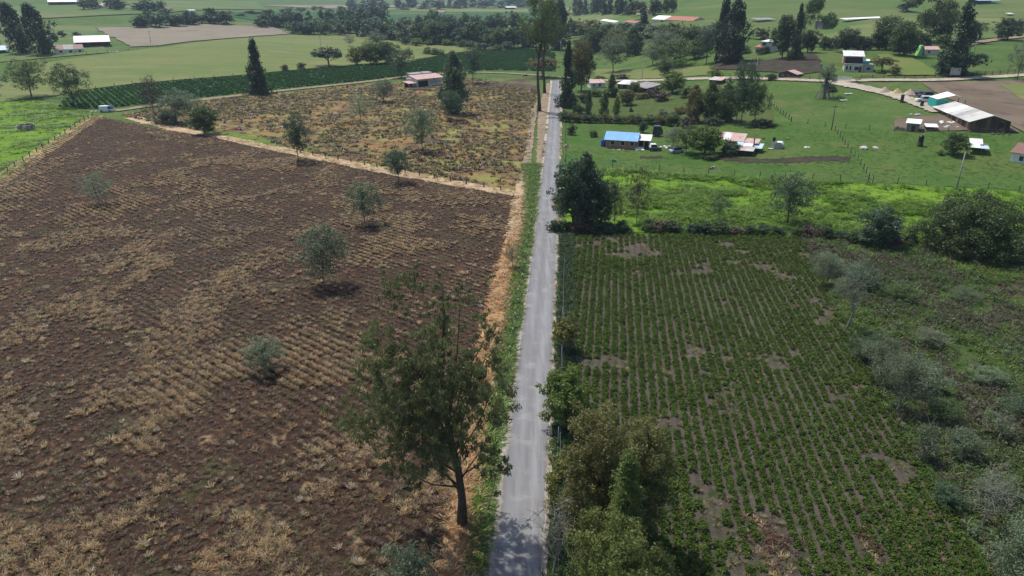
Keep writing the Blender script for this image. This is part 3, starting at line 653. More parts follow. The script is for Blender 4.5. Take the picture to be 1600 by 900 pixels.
T('big dark leaning cypress right of a pair by the left farm', 'column', 'conifer', 70, 86, 8, 46, 'dark', name='cypress_tree', lean=math.radians(-9), v=2)
for k, (x, y, tp, w) in enumerate([(85, 66, 47, 14), (98, 59, 47, 14), (121, 60, 49, 15)]):
    T('small dark tree on the meadow behind the left farm, %s from the left' % ORD[k], 'far', 'dark', x, y, tp, w, group='small trees behind the left farm')
# roadside
T('dark slim cypress standing at the right edge of the road', 'cypress', 'conifer', 886, 168, 68, 34, 'dark', name='cypress_tree', v=1)
T('tall olive tree right behind the roadside cypress', 'dense', 'olive', 908, 142, 58, 44, 'brown')
T('rounded brownish-olive tree beside the road junction', 'umbrella', 'olive', 848, 121, 80, 56, 'dark')
T('tall dark conifer far behind the two road eucalyptus trees', 'column', 'dark', 874, 78, 2, 40, 'dark', name='conifer_tree')
T('dark conifer left of the tall one behind the road eucalyptus trees', 'dense', 'dark', 856, 77, 18, 36, 'dark', name='conifer_tree')
# hedge corner and lush pasture
T('large dark green tree nearest the road at the hedge corner', 'dense', 'blue', 896, 354, 243, 78, 'dark', v=0)
T('dark green pointed tree in the middle of the hedge corner clump', 'column', 'blue', 912, 354, 242, 52, 'dark', v=1)
T('dark rounded tree right in the hedge corner clump', 'dense', 'blue', 932, 356, 264, 68, 'dark', v=2)
S('olive patch of bush reaching over the road at the hedge corner', 'shrub', 'olive', 874, 330, 296, 26)
T('greenish-brown sparse tree right of the hedge corner clump', 'wispy', 'olive', 960, 355, 286, 40, 'dark', v=3)
T('thin half-bare tree standing in the hedge before the lush pasture', 'wispy', 'brown', 994, 350, 252, 46, 'grey', v=0)
T('small thin blue-green tree in the hedge left of centre', 'wispy', 'blue', 1122, 346, 296, 38, 'grey', v=1)
T('broad hazy blue-green tree in the hedge before the lush pasture', 'sparse', 'blue', 1230, 350, 264, 80, 'dark', v=2)
T('blue-green leafy small tree left of the large round tree', 'dense', 'blue', 1371, 384, 320, 72, 'dark', v=3)
hedge = [(868, 362, 24, 30), (885, 362, 20, 30), (905, 364, 22, 34), (930, 364, 24, 36), (950, 364, 24, 34), (972, 362, 20, 30), (1012, 360, 20, 28), (1030, 361, 22, 30), (1052, 362, 22, 32), (1082, 364, 20, 28),
         (1100, 366, 26, 38), (1126, 366, 26, 36), (1150, 366, 16, 26), (1172, 366, 18, 26), (1195, 366, 20, 28), (1215, 367, 16, 26), (1245, 369, 18, 28), (1266, 371, 22, 32), (1288, 372, 24, 34), (1312, 374, 18, 28), (1336, 378, 22, 32), (1352, 382, 18, 28), (1398, 382, 20, 30), (1418, 380, 18, 28)]
for k, (x, y, h, w) in enumerate(hedge):
    plant('hedge_shrub', 'dark shrub in the hedge above the crop rows, %s from the road' % ORD[k], 'shrub', 'shrub', ['dark', 'mid', 'brown', 'dark', 'blue'][k % 5], x, y, y - h, w, 'dark', 'hedge shrubs along the lush pasture')
hedge2 = [(884, 190, 22, 26), (900, 191, 20, 24), (915, 192, 18, 24), (930, 192, 18, 22), (946, 192, 20, 24), (964, 193, 18, 24), (982, 193, 18, 22), (998, 194, 18, 24), (1016, 194, 20, 28), (1034, 195, 20, 24), (1052, 197, 26, 26)]
for k, (x, y, h, w) in enumerate(hedge2):
    plant('hedge_shrub', 'green shrub in the hedge behind the blue-roofed brick house, %s from the road' % ORD[k], 'shrub', 'shrub', ['mid', 'olive', 'dark', 'mid', 'olive'][k % 5], x, y, y - h, w, 'dark', 'hedge shrubs behind the brick house')
T('slim pale-green treelet leftmost behind the hedge by the brick house', 'column', 'mid', 919, 184, 143, 13)
T('slim pointed treelet second from the left behind the hedge', 'column', 'mid', 943, 186, 147, 16)
T('slim pale treelet third from the left behind the hedge', 'column', 'bright', 963, 184, 152, 13)
S('dark little bush on the lawn between the road and the brick house', 'shrub', 'dark', 893, 211, 189, 16)
S('dark bush behind the left end of the brick house', 'shrub', 'mid', 927, 214, 200, 16)
T('small round tree behind the white lean-to of the brick house', 'dense', 'blue', 1004, 208, 187, 17)
T('large round bright-green tree beside the rusty-roofed shack', 'dense', 'bright', 1101, 242, 194, 66, v=1)
T('grey-green rough tree left of the round bright-green tree', 'sparse', 'mid', 1072, 240, 194, 50, v=3)
T('grey-green low tree between the brick house and the round tree', 'sparse', 'grey', 1052, 230, 196, 40, v=0)
S('low dark-green bush in front of the round bright-green tree', 'shrub', 'mid', 1110, 249, 236, 34)
S('grey-green shrub in front of the rusty-roofed shack', 'shrub', 'blue', 1143, 242, 214, 34)
# hedged plot with the grey-roofed houses
T('small dark conifer in front of the white-roofed house', 'cypress', 'mid', 955, 152, 116, 28)
T('round olive bush-tree on the hedged pasture', 'dense', 'olive', 979, 165, 138, 30)
T('round grey tree beside the grey-roofed house', 'dense', 'mid', 990, 148, 126, 24)
T('yellow-tipped round tree right of the grey-roofed house', 'dense', 'bright', 1050, 146, 110, 46, v=3)
S('brown bare shrub below the yellow-tipped round tree', 'shrub', 'brown', 1022, 152, 134, 30)
T('small dark tree above the yellow-tipped round tree', 'dense', 'mid', 1038, 116, 90, 28)
S('tiny dark bush on the hedged pasture', 'shrub', 'dark', 986, 175, 166, 7)
S('dark red shrub on the bank behind the white-roofed house', 'shrub', 'brown', 972, 124, 113, 22)
S('yellow flowering bush behind the rusty roof', 'shrub', 'yellow', 937, 124, 116, 24)
grove = [(1083, 192, 134, 34, 'olive', 'column'), (1108, 190, 130, 32, 'mid', 'column'), (1120, 188, 128, 30, 'olive', 'wispy'), (1132, 190, 132, 34, 'mid', 'column'), (1158, 194, 86, 58, 'blue', 'sparse'), (1178, 196, 122, 46, 'mid', 'sparse'), (1150, 193, 130, 44, 'mid', 'sparse'), (1135, 182, 160, 24, 'mid', 'dense')]
for k, (x, y, tp, w, lf, kd) in enumerate(grove):
    T(['brownish slender tree leftmost in the grove behind the shack', 'green slender tree second in the grove behind the shack', 'thin see-through tree in the grove behind the shack', 'slender drooping tree in the middle of the grove behind the shack',
       'tallest blue-green tree of the grove behind the shack', 'broad dark tree rightmost in the grove behind the shack', 'medium grey-green tree under the tallest tree of the grove', 'small lollipop tree between the stems of the grove'][k], kd, lf, x, y, tp, w, 'brown')
S('dark low bush at the right foot of the grove', 'shrub', 'dark', 1190, 198, 182, 40)
S('dark low bush in the middle foot of the grove', 'shrub', 'blue', 1112, 196, 178, 34)
S('yellow-green bush under the grove', 'shrub', 'yellow', 1118, 120, 104, 24)
for x, y, tp, w, lf, lb in [(903, 178, 158, 22, 'mid', 'round green shrub right of the roadside cypress foot'), (912, 160, 140, 26, 'dark', 'dark shrub beside the low wall by the roadside cypress'), (930, 151, 135, 24, 'mid', 'green shrub in front of the rusty-roofed house'), (942, 160, 148, 14, 'bright', 'pale green bush below the rusty-roofed house'), (1003, 155, 142, 22, 'olive', 'olive shrub below the worn grey roof'), (1034, 158, 138, 26, 'brown', 'brown twiggy shrub beside the yellow-tipped tree'), (1072, 152, 130, 30, 'mid', 'green shrub left of the grove near the lane'), (1062, 178, 162, 24, 'olive', 'olive shrub at the end of the hedge behind the brick house'), (1040, 192, 166, 30, 'grey', 'grey-green shrub near the right end of the hedge behind the brick house'), (1074, 200, 176, 26, 'brown', 'brownish upright shrub left of the grove foot'), (1206, 125, 112, 18, 'dark', 'dark bush beside the board hut by the lane'), (900, 126, 108, 20, 'dark', 'dark bush at the road junction beside the tall olive tree')]:
    S(lb, 'shrub', lf, x, y, tp, w)
# belt of trees behind the dirt lane, right of the road
belt = [(958, 113, 56, 50, 'grey', 'sparse', 'grey round tree standing alone on the pale strip behind the lane'), (988, 87, 46, 28, 'mid', 'column', 'green pointed tree in the belt behind the lane'), (1036, 104, 48, 62, 'grey', 'sparse', 'wide brownish-grey tree in the middle of the belt'),
        (1054, 106, 62, 62, 'mid', 'sparse', 'wide dark grey-green tree in the middle of the belt'), (1020, 102, 70, 40, 'grey', 'sparse', 'low grey tree at the foot of the belt'), (1005, 56, 20, 26, 'conifer', 'cypress', 'dark conical tree rising above the belt'), (1103, 100, 44, 40, 'blue', 'sparse', 'blue-grey tree left of the tall dark conifers'),
        (1126, 98, 4, 24, 'conifer', 'column', 'tall dark conifer left of the pair in the belt'), (1143, 99, 8, 40, 'conifer', 'column', 'tall dark conifer right of the pair in the belt'), (1076, 84, 38, 44, 'mid', 'dense', 'dark leafy tree right of the wide grey trees'), (930, 82, 38, 40, 'mid', 'dense', 'dark tree left in the belt behind the road'), (962, 78, 44, 36, 'olive', 'dense', 'olive tree left of the pointed tree in the belt'),
        (1085, 92, 60, 36, 'bright', 'dense', 'yellow-green low tree right of the wide grey trees'), (1160, 84, 66, 26, 'bright', 'shrub', 'bright green bush right of the tall conifers'), (1192, 84, 70, 20, 'dark', 'shrub', 'dark bush in front of the white house'), (1190, 62, 42, 24, 'mid', 'far', 'dark round tree behind the white house'),
        (1222, 92, 22, 34, 'dark', 'dense', 'broad dark tree left of the slim conifer near the fallow plot'), (1241, 94, 14, 22, 'conifer', 'cypress', 'slim dark conifer near the fallow plot'), (1272, 72, -2, 42, 'mid', 'gum', 'open-crowned gum tree behind the fallow plot'), (1262, 82, 46, 30, 'dark', 'dense', 'dark round tree beside the fallow plot'), (1288, 78, 56, 24, 'dark', 'dense', 'low dark tree behind the fallow plot'),
        (1320, 82, 44, 40, 'dark', 'dense', 'dark round tree behind the two-storey house'), (1348, 78, 60, 26, 'dark', 'shrub', 'dark hedge bush right behind the two-storey house'), (1384, 78, 24, 50, 'mid', 'dense', 'broad dark tree left of the green tent'), (1372, 78, 48, 30, 'dark', 'dense', 'lower dark tree behind the lawn'), (1412, 88, 32, 50, 'mid', 'dense', 'dark tree beside the green tent'), (1404, 86, 54, 34, 'dark', 'dense', 'lower dark tree beside the green tent'),
        (1452, 70, -22, 60, 'mid', 'gum', 'tall open gum tree behind the red-roofed house'), (1468, 66, 6, 46, 'dark', 'dense', 'dark rounded tree behind the red-roofed house'), (1490, 118, 14, 56, 'conifer', 'cypress', 'big dark cypress beside the dirt lane on the right'), (1515, 68, 30, 34, 'dark', 'dense', 'dark overhanging tree behind the street lamp'), (1503, 114, 80, 48, 'blue', 'umbrella', 'drooping grey-green tree in front of the big cypress'), (1475, 118, 92, 30, 'blue', 'dense', 'grey-green bush-tree left of the drooping tree'),
        (1573, 63, 27, 44, 'dark', 'dense', 'round dark tree alone on the right hillside'), (1590, 124, 64, 50, 'grey', 'wispy', 'half-bare tree at the right end of the dirt lane'), (1417, 19, -2, 30, 'dark', 'far', 'dark tree alone high on the right hillside'), (1378, 112, 84, 36, 'olive', 'umbrella', 'small spreading tree on the lawn by the two-storey house'), (1398, 117, 102, 16, 'olive', 'dense', 'little round tree on the fenced lawn'), (1533, 90, 82, 18, 'dark', 'shrub', 'low dark bush right of the street lamp'),
        (1489, 242, 206, 36, 'mid', 'dense', 'green tree beside the white shelter on the right'), (1469, 243, 232, 10, 'bright', 'shrub', 'tiny bush below the barn yard')]
for x, y, tp, w, lf, kd, lb in belt:
    (S if kd == 'shrub' else T)(lb, kd, lf, x, y, tp - .06 * (y - tp), w * 1.18, 'dark' if lf in ('conifer', 'dark') else 'brown')
# far groves: each tree its own, the members of one grove share a label
def far_grove(label, group, n, x0, x1, b0, b1, h0, h1, w0, w1, leaves=('dark', 'mid', 'blue', 'dark'), kinds=('far', 'far', 'far', 'farcone'), seed=1):
    r = random.Random(seed)
    for i in range(n):
        t = (i + r.random()) / n; x = x0 + (x1 - x0) * t; b = b0 + (b1 - b0) * t + r.uniform(-2.5, 2.5)
        T('%s, %s from the left' % (label, ORD[i]), r.choice(kinds), r.choice(leaves), x, b, b - 1.1 * r.uniform(h0, h1), 1.25 * r.uniform(w0, w1), 'dark', group=group)
far_grove('dark tree in the row beyond the pale pasture', 'tree row beyond the pale pasture', 13, 402, 485, 41, 40, 12, 24, 14, 22, seed=2)
far_grove('rounded tree in the grove beyond the pale pasture', 'grove at the far edge of the pale pasture', 14, 455, 552, 52, 53, 16, 22, 18, 26, ('mid', 'blue', 'mid'), ('far',), seed=3)
far_grove('taller tree behind the grove beyond the pale pasture', 'tall trees behind the far grove', 8, 500, 600, 42, 40, 22, 32, 18, 26, seed=4)
far_grove('tree in the wooded belt behind the farmhouse', 'wooded belt behind the farmhouse', 16, 560, 640, 56, 66, 22, 36, 20, 30, ('mid', 'blue', 'grey', 'dark'), ('far',), seed=5)
far_grove('tree in the long wood left of the road', 'long wood left of the road', 26, 640, 840, 66, 76, 22, 38, 20, 30, ('mid', 'blue', 'dark', 'mid'), ('far',), seed=6)
far_grove('tree in the upper rank of the long left wood', 'upper rank of the long wood', 16, 650, 850, 50, 58, 22, 36, 20, 32, ('mid', 'blue', 'dark'), ('far', 'far', 'farcone'), seed=7)
far_grove('bush in front of the long wood', 'low growth before the long wood', 10, 630, 800, 68, 80, 8, 14, 14, 24, ('mid', 'bright', 'blue'), ('far',), seed=8)
far_grove('dark tree in the far avenue of tall conifers', 'avenue of far conifers', 14, 895, 985, 23, 21, 22, 30, 13, 17, ('conifer', 'dark'), ('farcone', 'far'), seed=9)
far_grove('dark tree by the far small red roof', 'far trees by the red roof', 6, 985, 1062, 22, 20, 16, 26, 14, 20, ('conifer', 'dark'), ('far',), seed=10)
far_grove('tree in the wooded belt right of the junction', 'wooded belt right of the junction', 22, 890, 1120, 56, 66, 18, 30, 22, 32, ('mid', 'blue', 'dark', 'grey', 'olive'), ('far', 'dense'), seed=11)
far_grove('lower tree before the belt right of the junction', 'front of the belt right of the junction', 9, 905, 1000, 78, 84, 16, 28, 20, 30, ('mid', 'grey', 'olive'), ('dense',), seed=12)
far_grove('tree in the wood behind the left far meadow', 'wood behind the left meadow', 15, 212, 362, 43, 37, 14, 26, 16, 26, ('mid', 'blue', 'dark'), ('far',), seed=13)
far_grove('dark tree beside the far pink-roofed farm', 'trees beside the far pink-roofed farm', 9, 130, 262, 15, 18, 12, 20, 16, 26, ('mid', 'blue', 'dark'), ('far',), seed=14)
far_grove('blue hazy tree in the distant wood on top', 'distant wood at the top', 30, 540, 850, 16, 9, 10, 20, 12, 24, ('blue', 'dark'), ('far', 'farcone'), seed=15)
far_grove('tree in the line below the right hillside', 'trees along the hillside track', 10, 1290, 1480, 76, 76, 14, 26, 18, 26, ('dark', 'mid'), ('far',), seed=16)
far_grove('hazy tree in the far line across the plain', 'far tree line across the left plain', 12, 366, 560, 24, 15, 4, 8, 10, 20, ('blue',), ('far',), seed=17)

# -------- the trees that stand close to the camera, each with a crown of its own
def own_tree(name, label, P, clumps, rad, nleaf, leaf_size, leaf, bark, trunk_top, tr, limb_to, seed, aspect=.4, droop=0, up=.5, bend=.1, cat='tree', bare_twigs=0, twig=.02):
    rng = np.random.default_rng(seed); e = thing(name, label, cat, (P.x, P.y, P.z))
    V, F, t = leaves_geo(clumps, rad, nleaf, leaf_size, rng, aspect, droop, up=up)
    link('crown', mesh_np('crown', V, F, LEAF[leaf], t), e)
    mb = MB(); limbs(mb, (0, 0, -.3), trunk_top, limb_to, tr, random.Random(seed), 8, bend)
    if bare_twigs:
        r = random.Random(seed + 1)
        for _ in range(bare_twigs):
            c = Vector(r.choice(list(limb_to))); d = Vector((r.gauss(0, 1), r.gauss(0, 1), r.gauss(.2, .8))).normalized() * r.uniform(.5, 1.3)
            mb.tube([c, c + d * .5 + Vector((0, 0, .1)), c + d], [twig, twig * .7, twig * .3], 3, False)
    mb.obj('trunk', BARK[bark], e, True); TREES.append((P.x, P.y, 1.5)); return e
def lateral(P, px, py, depth=0.0):
    """point seen at (px,py) on the upright plane through P facing the camera, moved by depth"""
    d = raydir(px, py); hd = math.hypot(P.x, P.y) + depth; t = hd / math.hypot(d[0], d[1]); return Vector((d[0] * t - P.x, d[1] * t - P.y, CH + d[2] * t - P.z))
PE = G(722, 822); r_ = random.Random(4)
eu = []
for x, y, rp in [(598, 520, 24), (588, 552, 26), (615, 548, 24), (640, 560, 22), (660, 540, 20), (690, 545, 22), (712, 552, 20), (742, 560, 22), (752, 588, 24), (768, 612, 24), (782, 640, 20), (722, 600, 26), (690, 590, 28), (660, 600, 28), (628, 600, 28), (598, 600, 26), (575, 620, 22), (552, 655, 20), (590, 650, 26), (620, 640, 24), (650, 650, 26), (690, 640, 26), (720, 650, 24), (745, 668, 20), (705, 690, 22), (670, 690, 22), (635, 700, 18), (770, 715, 20), (762, 735, 16), (785, 728, 12), (755, 700, 14), (610, 690, 16), (700, 720, 16), (680, 500, 22), (695, 515, 20), (700, 478, 16), (665, 475, 14), (610, 448, 20), (640, 430, 18), (625, 470, 16), (655, 450, 14), (680, 440, 12), (720, 450, 12), (738, 470, 14), (752, 492, 12), (765, 520, 14), (600, 430, 10), (575, 660, 22), (640, 740, 12), (605, 730, 12), (545, 660, 14), (570, 690, 12)]:
    p = lateral(PE, x, y, r_.uniform(-3.2, 3.2)); eu.append((p, rp * mpp(PE) * (.72 if y < 500 else .92)))
for _ in range(24):
    a = r_.random() * 6.28; q = math.sqrt(r_.random()); eu.append((lateral(PE, 668 + 104 * q * math.cos(a), 622 + 104 * q * math.sin(a), r_.uniform(-3, 3)), 22 * mpp(PE)))
C = np.array([tuple(p) for p, _ in eu]); R = np.array([r for _, r in eu]); rng = np.random.default_rng(5)
C2 = np.repeat(C, 11, 0) + rng.normal(size=(len(C) * 11, 3)) * np.repeat(R, 11)[:, None] * np.array([.72, .72, .8]) - np.array([0, 0, .15]); R2 = np.repeat(R, 11) * .34 * (.6 + .8 * rng.random(len(C) * 11))
topE = lateral(PE, 690, 440)
own_tree('eucalyptus_tree', 'big drooping eucalyptus tree on the straw strip close to the road', PE, C2, R2 * 1.1, 42, .34, 'euc', 'brown', tuple(topE), .36, [tuple(p) for p, _ in eu[::3]], 11, .26, .55, .3, .08, bare_twigs=90, twig=.025)
# the two tall gum trees far along the road
for k, (bx, by, top, w, lb) in enumerate([(843, 174, -4, 78, 'very tall bare-stemmed gum tree on the left edge of the road'), (851, 146, 2, 66, 'second very tall gum tree just behind the first at the road')]):
    P = G(bx, by); h = height_to(P, bx, top); rng = np.random.default_rng(60 + k); cl = []
    for i in range(46):
        z = h * (.62 + .36 * rng.random()); rr = w * mpp(P) * .5 * (.25 + .75 * rng.random()) * (1.15 - .9 * abs(z / h - .78) / .25)
        a = rng.random() * 6.28; cl.append((math.cos(a) * rr, math.sin(a) * rr, z))
    own_tree('gum_tree', lb, P, np.array(cl), 1.9 * (.7 + .6 * rng.random(46)), 190, .5, 'mid', 'brown', (.3, .2, h * .97), .55, cl[:26], 61 + k, .35, .4, bend=.05)
# broad and conical trees right of the road at the bottom of the view
def volume_tree(label, bx, by, top, w, shape, leaf, seed, n, rad, nl, ls, zb, bark='dark', name='tree', asp=.45, P=None, lump=.3, droop=0):
    P = P or G(bx, by); h = height_to(P, bx, top); wd = w * mpp(P); rng = np.random.default_rng(seed)
    C = crown_pts(shape, n, rng, zb, lump) * np.array([wd, wd, h])
    return own_tree(name, label, P, C, rad * (.55 + .9 * rng.random(n)), nl, ls, leaf, bark, (0, 0, h * .8), max(.12, h * .018), [tuple(c) for c in C[:10]], seed, asp, droop)
volume_tree('large dark olive broad-leaved tree tallest of the group right of the road', 930, 872, 606, 150, 'round', 'olive', 21, 300, .56, 90, .21, .03, lump=.25)
volume_tree('dark olive tree on the field side of the roadside group', 998, 850, 628, 104, 'round', 'olive', 22, 210, .52, 90, .21, .0, lump=.25)
volume_tree('pale green conical tree in the roadside group nearest the crop rows', 966, 955, 708, 165, 'cone', 'cone', 23, 330, .46, 90, .17, .0)
volume_tree('light olive bushy conical tree in front at the bottom of the view', 955, 1010, 790, 190, 'round', 'cone', 24, 330, .52, 90, .18, .0, lump=.25)
volume_tree('low olive-green tree at the right foot of the bottom roadside group', 1025, 930, 850, 70, 'round', 'cone', 29, 90, .5, 44, .24, .0)
volume_tree('yellowish small tree leaning over the right shoulder of the road', 872, 790, 704, 56, 'round', 'gold', 25, 70, .42, 44, .24, .1, lump=.15)
volume_tree('round leafy green tree beside the road left of the crop rows', 882, 672, 568, 98, 'round', 'bright', 26, 190, .45, 44, .26, .12, asp=.6)
volume_tree('small yellow-green tree on the verge between road and crop rows', 882, 552, 480, 54, 'broad', 'gold', 27, 90, .42, 40, .28, .25, asp=.6)
volume_tree('grey-green shrubby tree under the yellowish one by the road', 893, 826, 745, 60, 'round', 'blue', 28, 90, .45, 40, .22, .0)
volume_tree('bushy grey-green treelet at the bottom edge of the brown field', 638, 925, 838, 118, 'broad', 'grey', 30, 130, .42, 34, .2, .05, 'grey')
# bare and grey trees of the scrub
def bare_tree(label, bx, by, top, w, leaf, seed, n=26, nl=14, ls=.16, rad=.5, twigs=120, name='bare_tree', bark='pale'):
    P = G(bx, by); h = height_to(P, bx, top); wd = w * mpp(P); rng = np.random.default_rng(seed)
    C = crown_pts('round', n, rng, .28, .3) * np.array([wd, wd, h])
    return own_tree(name, label, P, C, rad * (.6 + .8 * rng.random(n)), nl, ls, leaf, bark, (wd * .05, 0, h * .75), max(.09, h * .016), [tuple(c) for c in C], seed, .35, 0, .4, .16, bare_twigs=twigs)
volume_tree('very large dark round tree on the edge of the lush pasture', 1520, 392, 297, 165, 'broad', 'mid', 19, 620, .95, 80, .30, .0, name='broad_tree', asp=.6, lump=.07)
bare_tree('leafless pale-twigged tree at the bottom right edge of the road', 866, 900, 768, 96, 'bare', 41, 30, 3, .1, .4, 220)
bare_tree('grey twisted half-bare tree at the far edge of the crop rows', 1322, 515, 395, 100, 'lichen', 42, 50, 60, .2, .75)
bare_tree('grey-green feathery tree in the scrub right of the crop rows', 1402, 645, 540, 110, 'lichen', 43, 70, 95, .2, .8, 80, 'tree')
bare_tree('low grey-green feathery tree left of the bigger one in the scrub', 1368, 600, 515, 76, 'lichen', 44, 50, 90, .2, .75, 50, 'tree')
bare_tree('leafless upright tree in the lower right scrub', 1535, 828, 720, 90, 'lichen', 45, 36, 26, .16, .5, 170)
bare_tree('leafy grey-green tree at the bottom right corner', 1585, 930, 800, 170, 'lichen', 46, 110, 110, .2, .8, 40, 'tree')
bare_tree('small pale feathery tree on the field edge in the lower scrub', 1440, 722, 660, 50, 'lichen', 47, 36, 80, .18, .6, 40, 'tree')
bare_tree('small grey feathery tree behind the twisted half-bare tree', 1290, 450, 392, 56, 'lichen', 48, 44, 80, .2, .7, 40, 'tree')
bare_tree('thin feathery tree at the middle right of the scrub', 1560, 690, 640, 70, 'lichen', 49, 22, 26, .18, .5, 60, 'tree')

sb = [(1300, 432, 32, 62), (1342, 452, 40, 74), (1290, 418, 26, 46), (1408, 470, 24, 62), (1352, 566, 40, 66), (1392, 588, 46, 84), (1436, 612, 50, 92), (1470, 660, 40, 70), (1452, 540, 26, 60), (1500, 712, 44, 76), (1478, 792, 36, 60), (1556, 780, 46, 86), (1590, 650, 40, 80), (1540, 600, 26, 70), (1508, 470, 22, 70)]
for k, (x, y, h, w) in enumerate(sorted(sb, key=lambda q: q[1])):
    plant('bush', 'pale grey-green bush in the right scrub, %s from the far end' % ORD[k], 'bush', ['sparse', 'wispy', 'sparse'][k % 3], ['lichen', 'grey', 'blue', 'mid'][k % 4], x, y, y - h, w, 'grey', 'grey-green bushes in the scrub')
# ------------------------------------------------------------------ building helpers
W_white = plain('white_plaster', (.66, .66, .63), .8, .22, .8, bump=.1)
W_grey = plain('grey_render', (.38, .37, .35), .85, .3, .8, bump=.2)
W_cream = plain('cream_plaster', (.58, .53, .43), .85, .25, .8, bump=.2)
W_pink = plain('salmon_brick', (.45, .27, .2), .9, .3, 1.5, bump=.2)
W_wood = plain('brown_planks', (.17, .105, .06), .85, .5, .9, stretch=(6, 6, .5), bump=.3)
W_wooddark = plain('dark_planks', (.075, .055, .042), .9, .45, .9, stretch=(6, 6, .5), bump=.3)
W_greywood = plain('weathered_grey_boards', (.22, .2, .18), .9, .45, 1, stretch=(6, 6, .6), bump=.3)
DARK = plain('dark_opening', (.018, .018, .018), .6, .2)  # near-black fill that puts the shade inside openings into the colour
GLASS = plain('dark_window_glass', (.03, .036, .042), .15, .2, spec=.5)
M_white = plain('white_paint', (.72, .72, .70), .5, .15, 2); M_frame = plain('pale_frame', (.55, .54, .5), .7, .2)
M_steel = plain('galvanised_steel', (.42, .43, .44), .5, .25, 2); M_black = plain('black_plastic', (.02, .02, .022), .45, .3)
M_bluepl = plain('blue_plastic', (.015, .09, .38), .4, .2); M_teal = plain('teal_tarpaulin', (.02, .33, .30), .6, .3, 1.5)
M_conc = plain('pale_concrete', (.46, .45, .42), .9, .25, 2, bump=.2); M_greypost = plain('grey_pole', (.30, .31, .31), .8, .25, 2)
M_post = plain('weathered_post', (.10, .08, .065), .9, .4, 4); M_wire = plain('fence_wire', (.25, .25, .25), .5, .2)
M_lime = plain('lime_green_sheet', (.28, .62, .2), .6, .15, 1); M_rubber = plain('tyre_rubber', (.018, .018, .018), .8, .2)
M_carwhite = plain('white_car_paint', (.72, .73, .74), .25, .06, 1, spec=.5); M_cardark = plain('dark_car_paint', (.035, .042, .06), .3, .2, 1, spec=.5)
M_carblue = plain('blue_cab_paint', (.03, .11, .35), .35, .15, 1, spec=.5)
M_lamp = plain('headlight_glass', (.7, .7, .68), .2, .1, spec=.5); M_pile = plain('rubble', (.10, .10, .105), .9, .5, 2, bump=.5)
M_brickwall = None
def brickmat():
    m, nt, N, L, b = newmat('red_brick'); br = N.new('ShaderNodeTexBrick'); br.inputs['Scale'].default_value = 2.2
    br.inputs['Color1'].default_value = (.40, .155, .095, 1); br.inputs['Color2'].default_value = (.30, .115, .075, 1); br.inputs['Mortar'].default_value = (.32, .27, .23, 1)
    t = N.new('ShaderNodeTexCoord'); mp = N.new('ShaderNodeMapping'); mp.inputs['Rotation'].default_value = (math.radians(90), 0, 0); L.new(t.outputs['Object'], mp.inputs[0]); L.new(mp.outputs[0], br.inputs['Vector'])
    c = mix(nt, ramp(nt, noise(nt, .8, 5, .7, objvec(nt)), .45, .72), br.outputs['Color'], (.20, .10, .075)); L.new(c, b.inputs['Base Color']); return m
M_brickwall = brickmat()
R_blue = corrugated('blue_metal_roof', (.16, .38, .62), (.24, .46, .66), .45, .7, .4)
R_white = corrugated('white_metal_roof', (.76, .77, .76), (.58, .58, .55), .5, .66, .35)
R_cement = corrugated('cement_sheet_roof', (.50, .49, .46), (.37, .36, .33), .48, .62, .3)
R_cement2 = corrugated('worn_cement_roof', (.37, .36, .34), (.27, .26, .24), .45, .6, .5)
R_grey = corrugated('grey_sheet_roof', (.27, .265, .26), (.19, .18, .17), .48, .62, .5)
R_rust = corrugated('rusty_sheet_roof', (.50, .36, .33), (.30, .11, .06), .5, .62, .7)
R_pink = corrugated('faded_red_roof', (.50, .33, .30), (.42, .25, .22), .48, .65, .5)
R_patch = corrugated('patched_white_roof', (.62, .61, .62), (.30, .10, .07), .60, .66, .55)
R_tile = corrugated('terracotta_roof', (.36, .14, .085), (.26, .10, .065), .48, .65, .6)
R_brown = corrugated('brown_sheet_roof', (.20, .10, .08), (.13, .075, .06), .48, .65, .6)
R_lightblue = corrugated('pale_blue_roof', (.42, .55, .64), (.5, .58, .62), .45, .65, .4)
def frame(p1, p2, sink=.15):
    a, b = G(*p1), G(*p2); return Vector((a.x, a.y, min(a.z, b.z) - sink)), math.atan2(b.y - a.y, b.x - a.x), math.hypot(b.x - a.x, b.y - a.y)
def window(e, x, z, w, h, y=0.0, axis='front', pane=GLASS, fm=None, name='window'):
    """window on the front wall (facing -y) or on the side walls ('left' facing -x, 'right' facing +x)"""
    f = MB(); t = .09; d0, d1 = -.05, .012
    for (a, b, c, d) in ((0, w, 0, t), (0, w, h - t, h), (0, t, t, h - t), (w - t, w, t, h - t)): f.box(a, b, d0, d1, c, d)
    o = f.obj(name, fm or M_frame, e); p = MB().box(t, w - t, -.022, .008, t, h - t).obj('pane', pane, o)
    if axis == 'front': o.location = (x, y, z)
    elif axis == 'left': o.location = (y, x + w, z); o.rotation_euler = (0, 0, -math.pi / 2)
    else: o.location = (y, x, z); o.rotation_euler = (0, 0, math.pi / 2)
    return o
def door(e, x, w, h, y=0.0, mat=None, z=.15):
    o = MB().box(0, w, -.05, .02, 0, h).obj('door', mat or W_wooddark, e); o.location = (x, y, z)
    MB().box(w * .82, w * .9, -.1, -.045, h * .45, h * .5).obj('handle', M_steel, o); return o
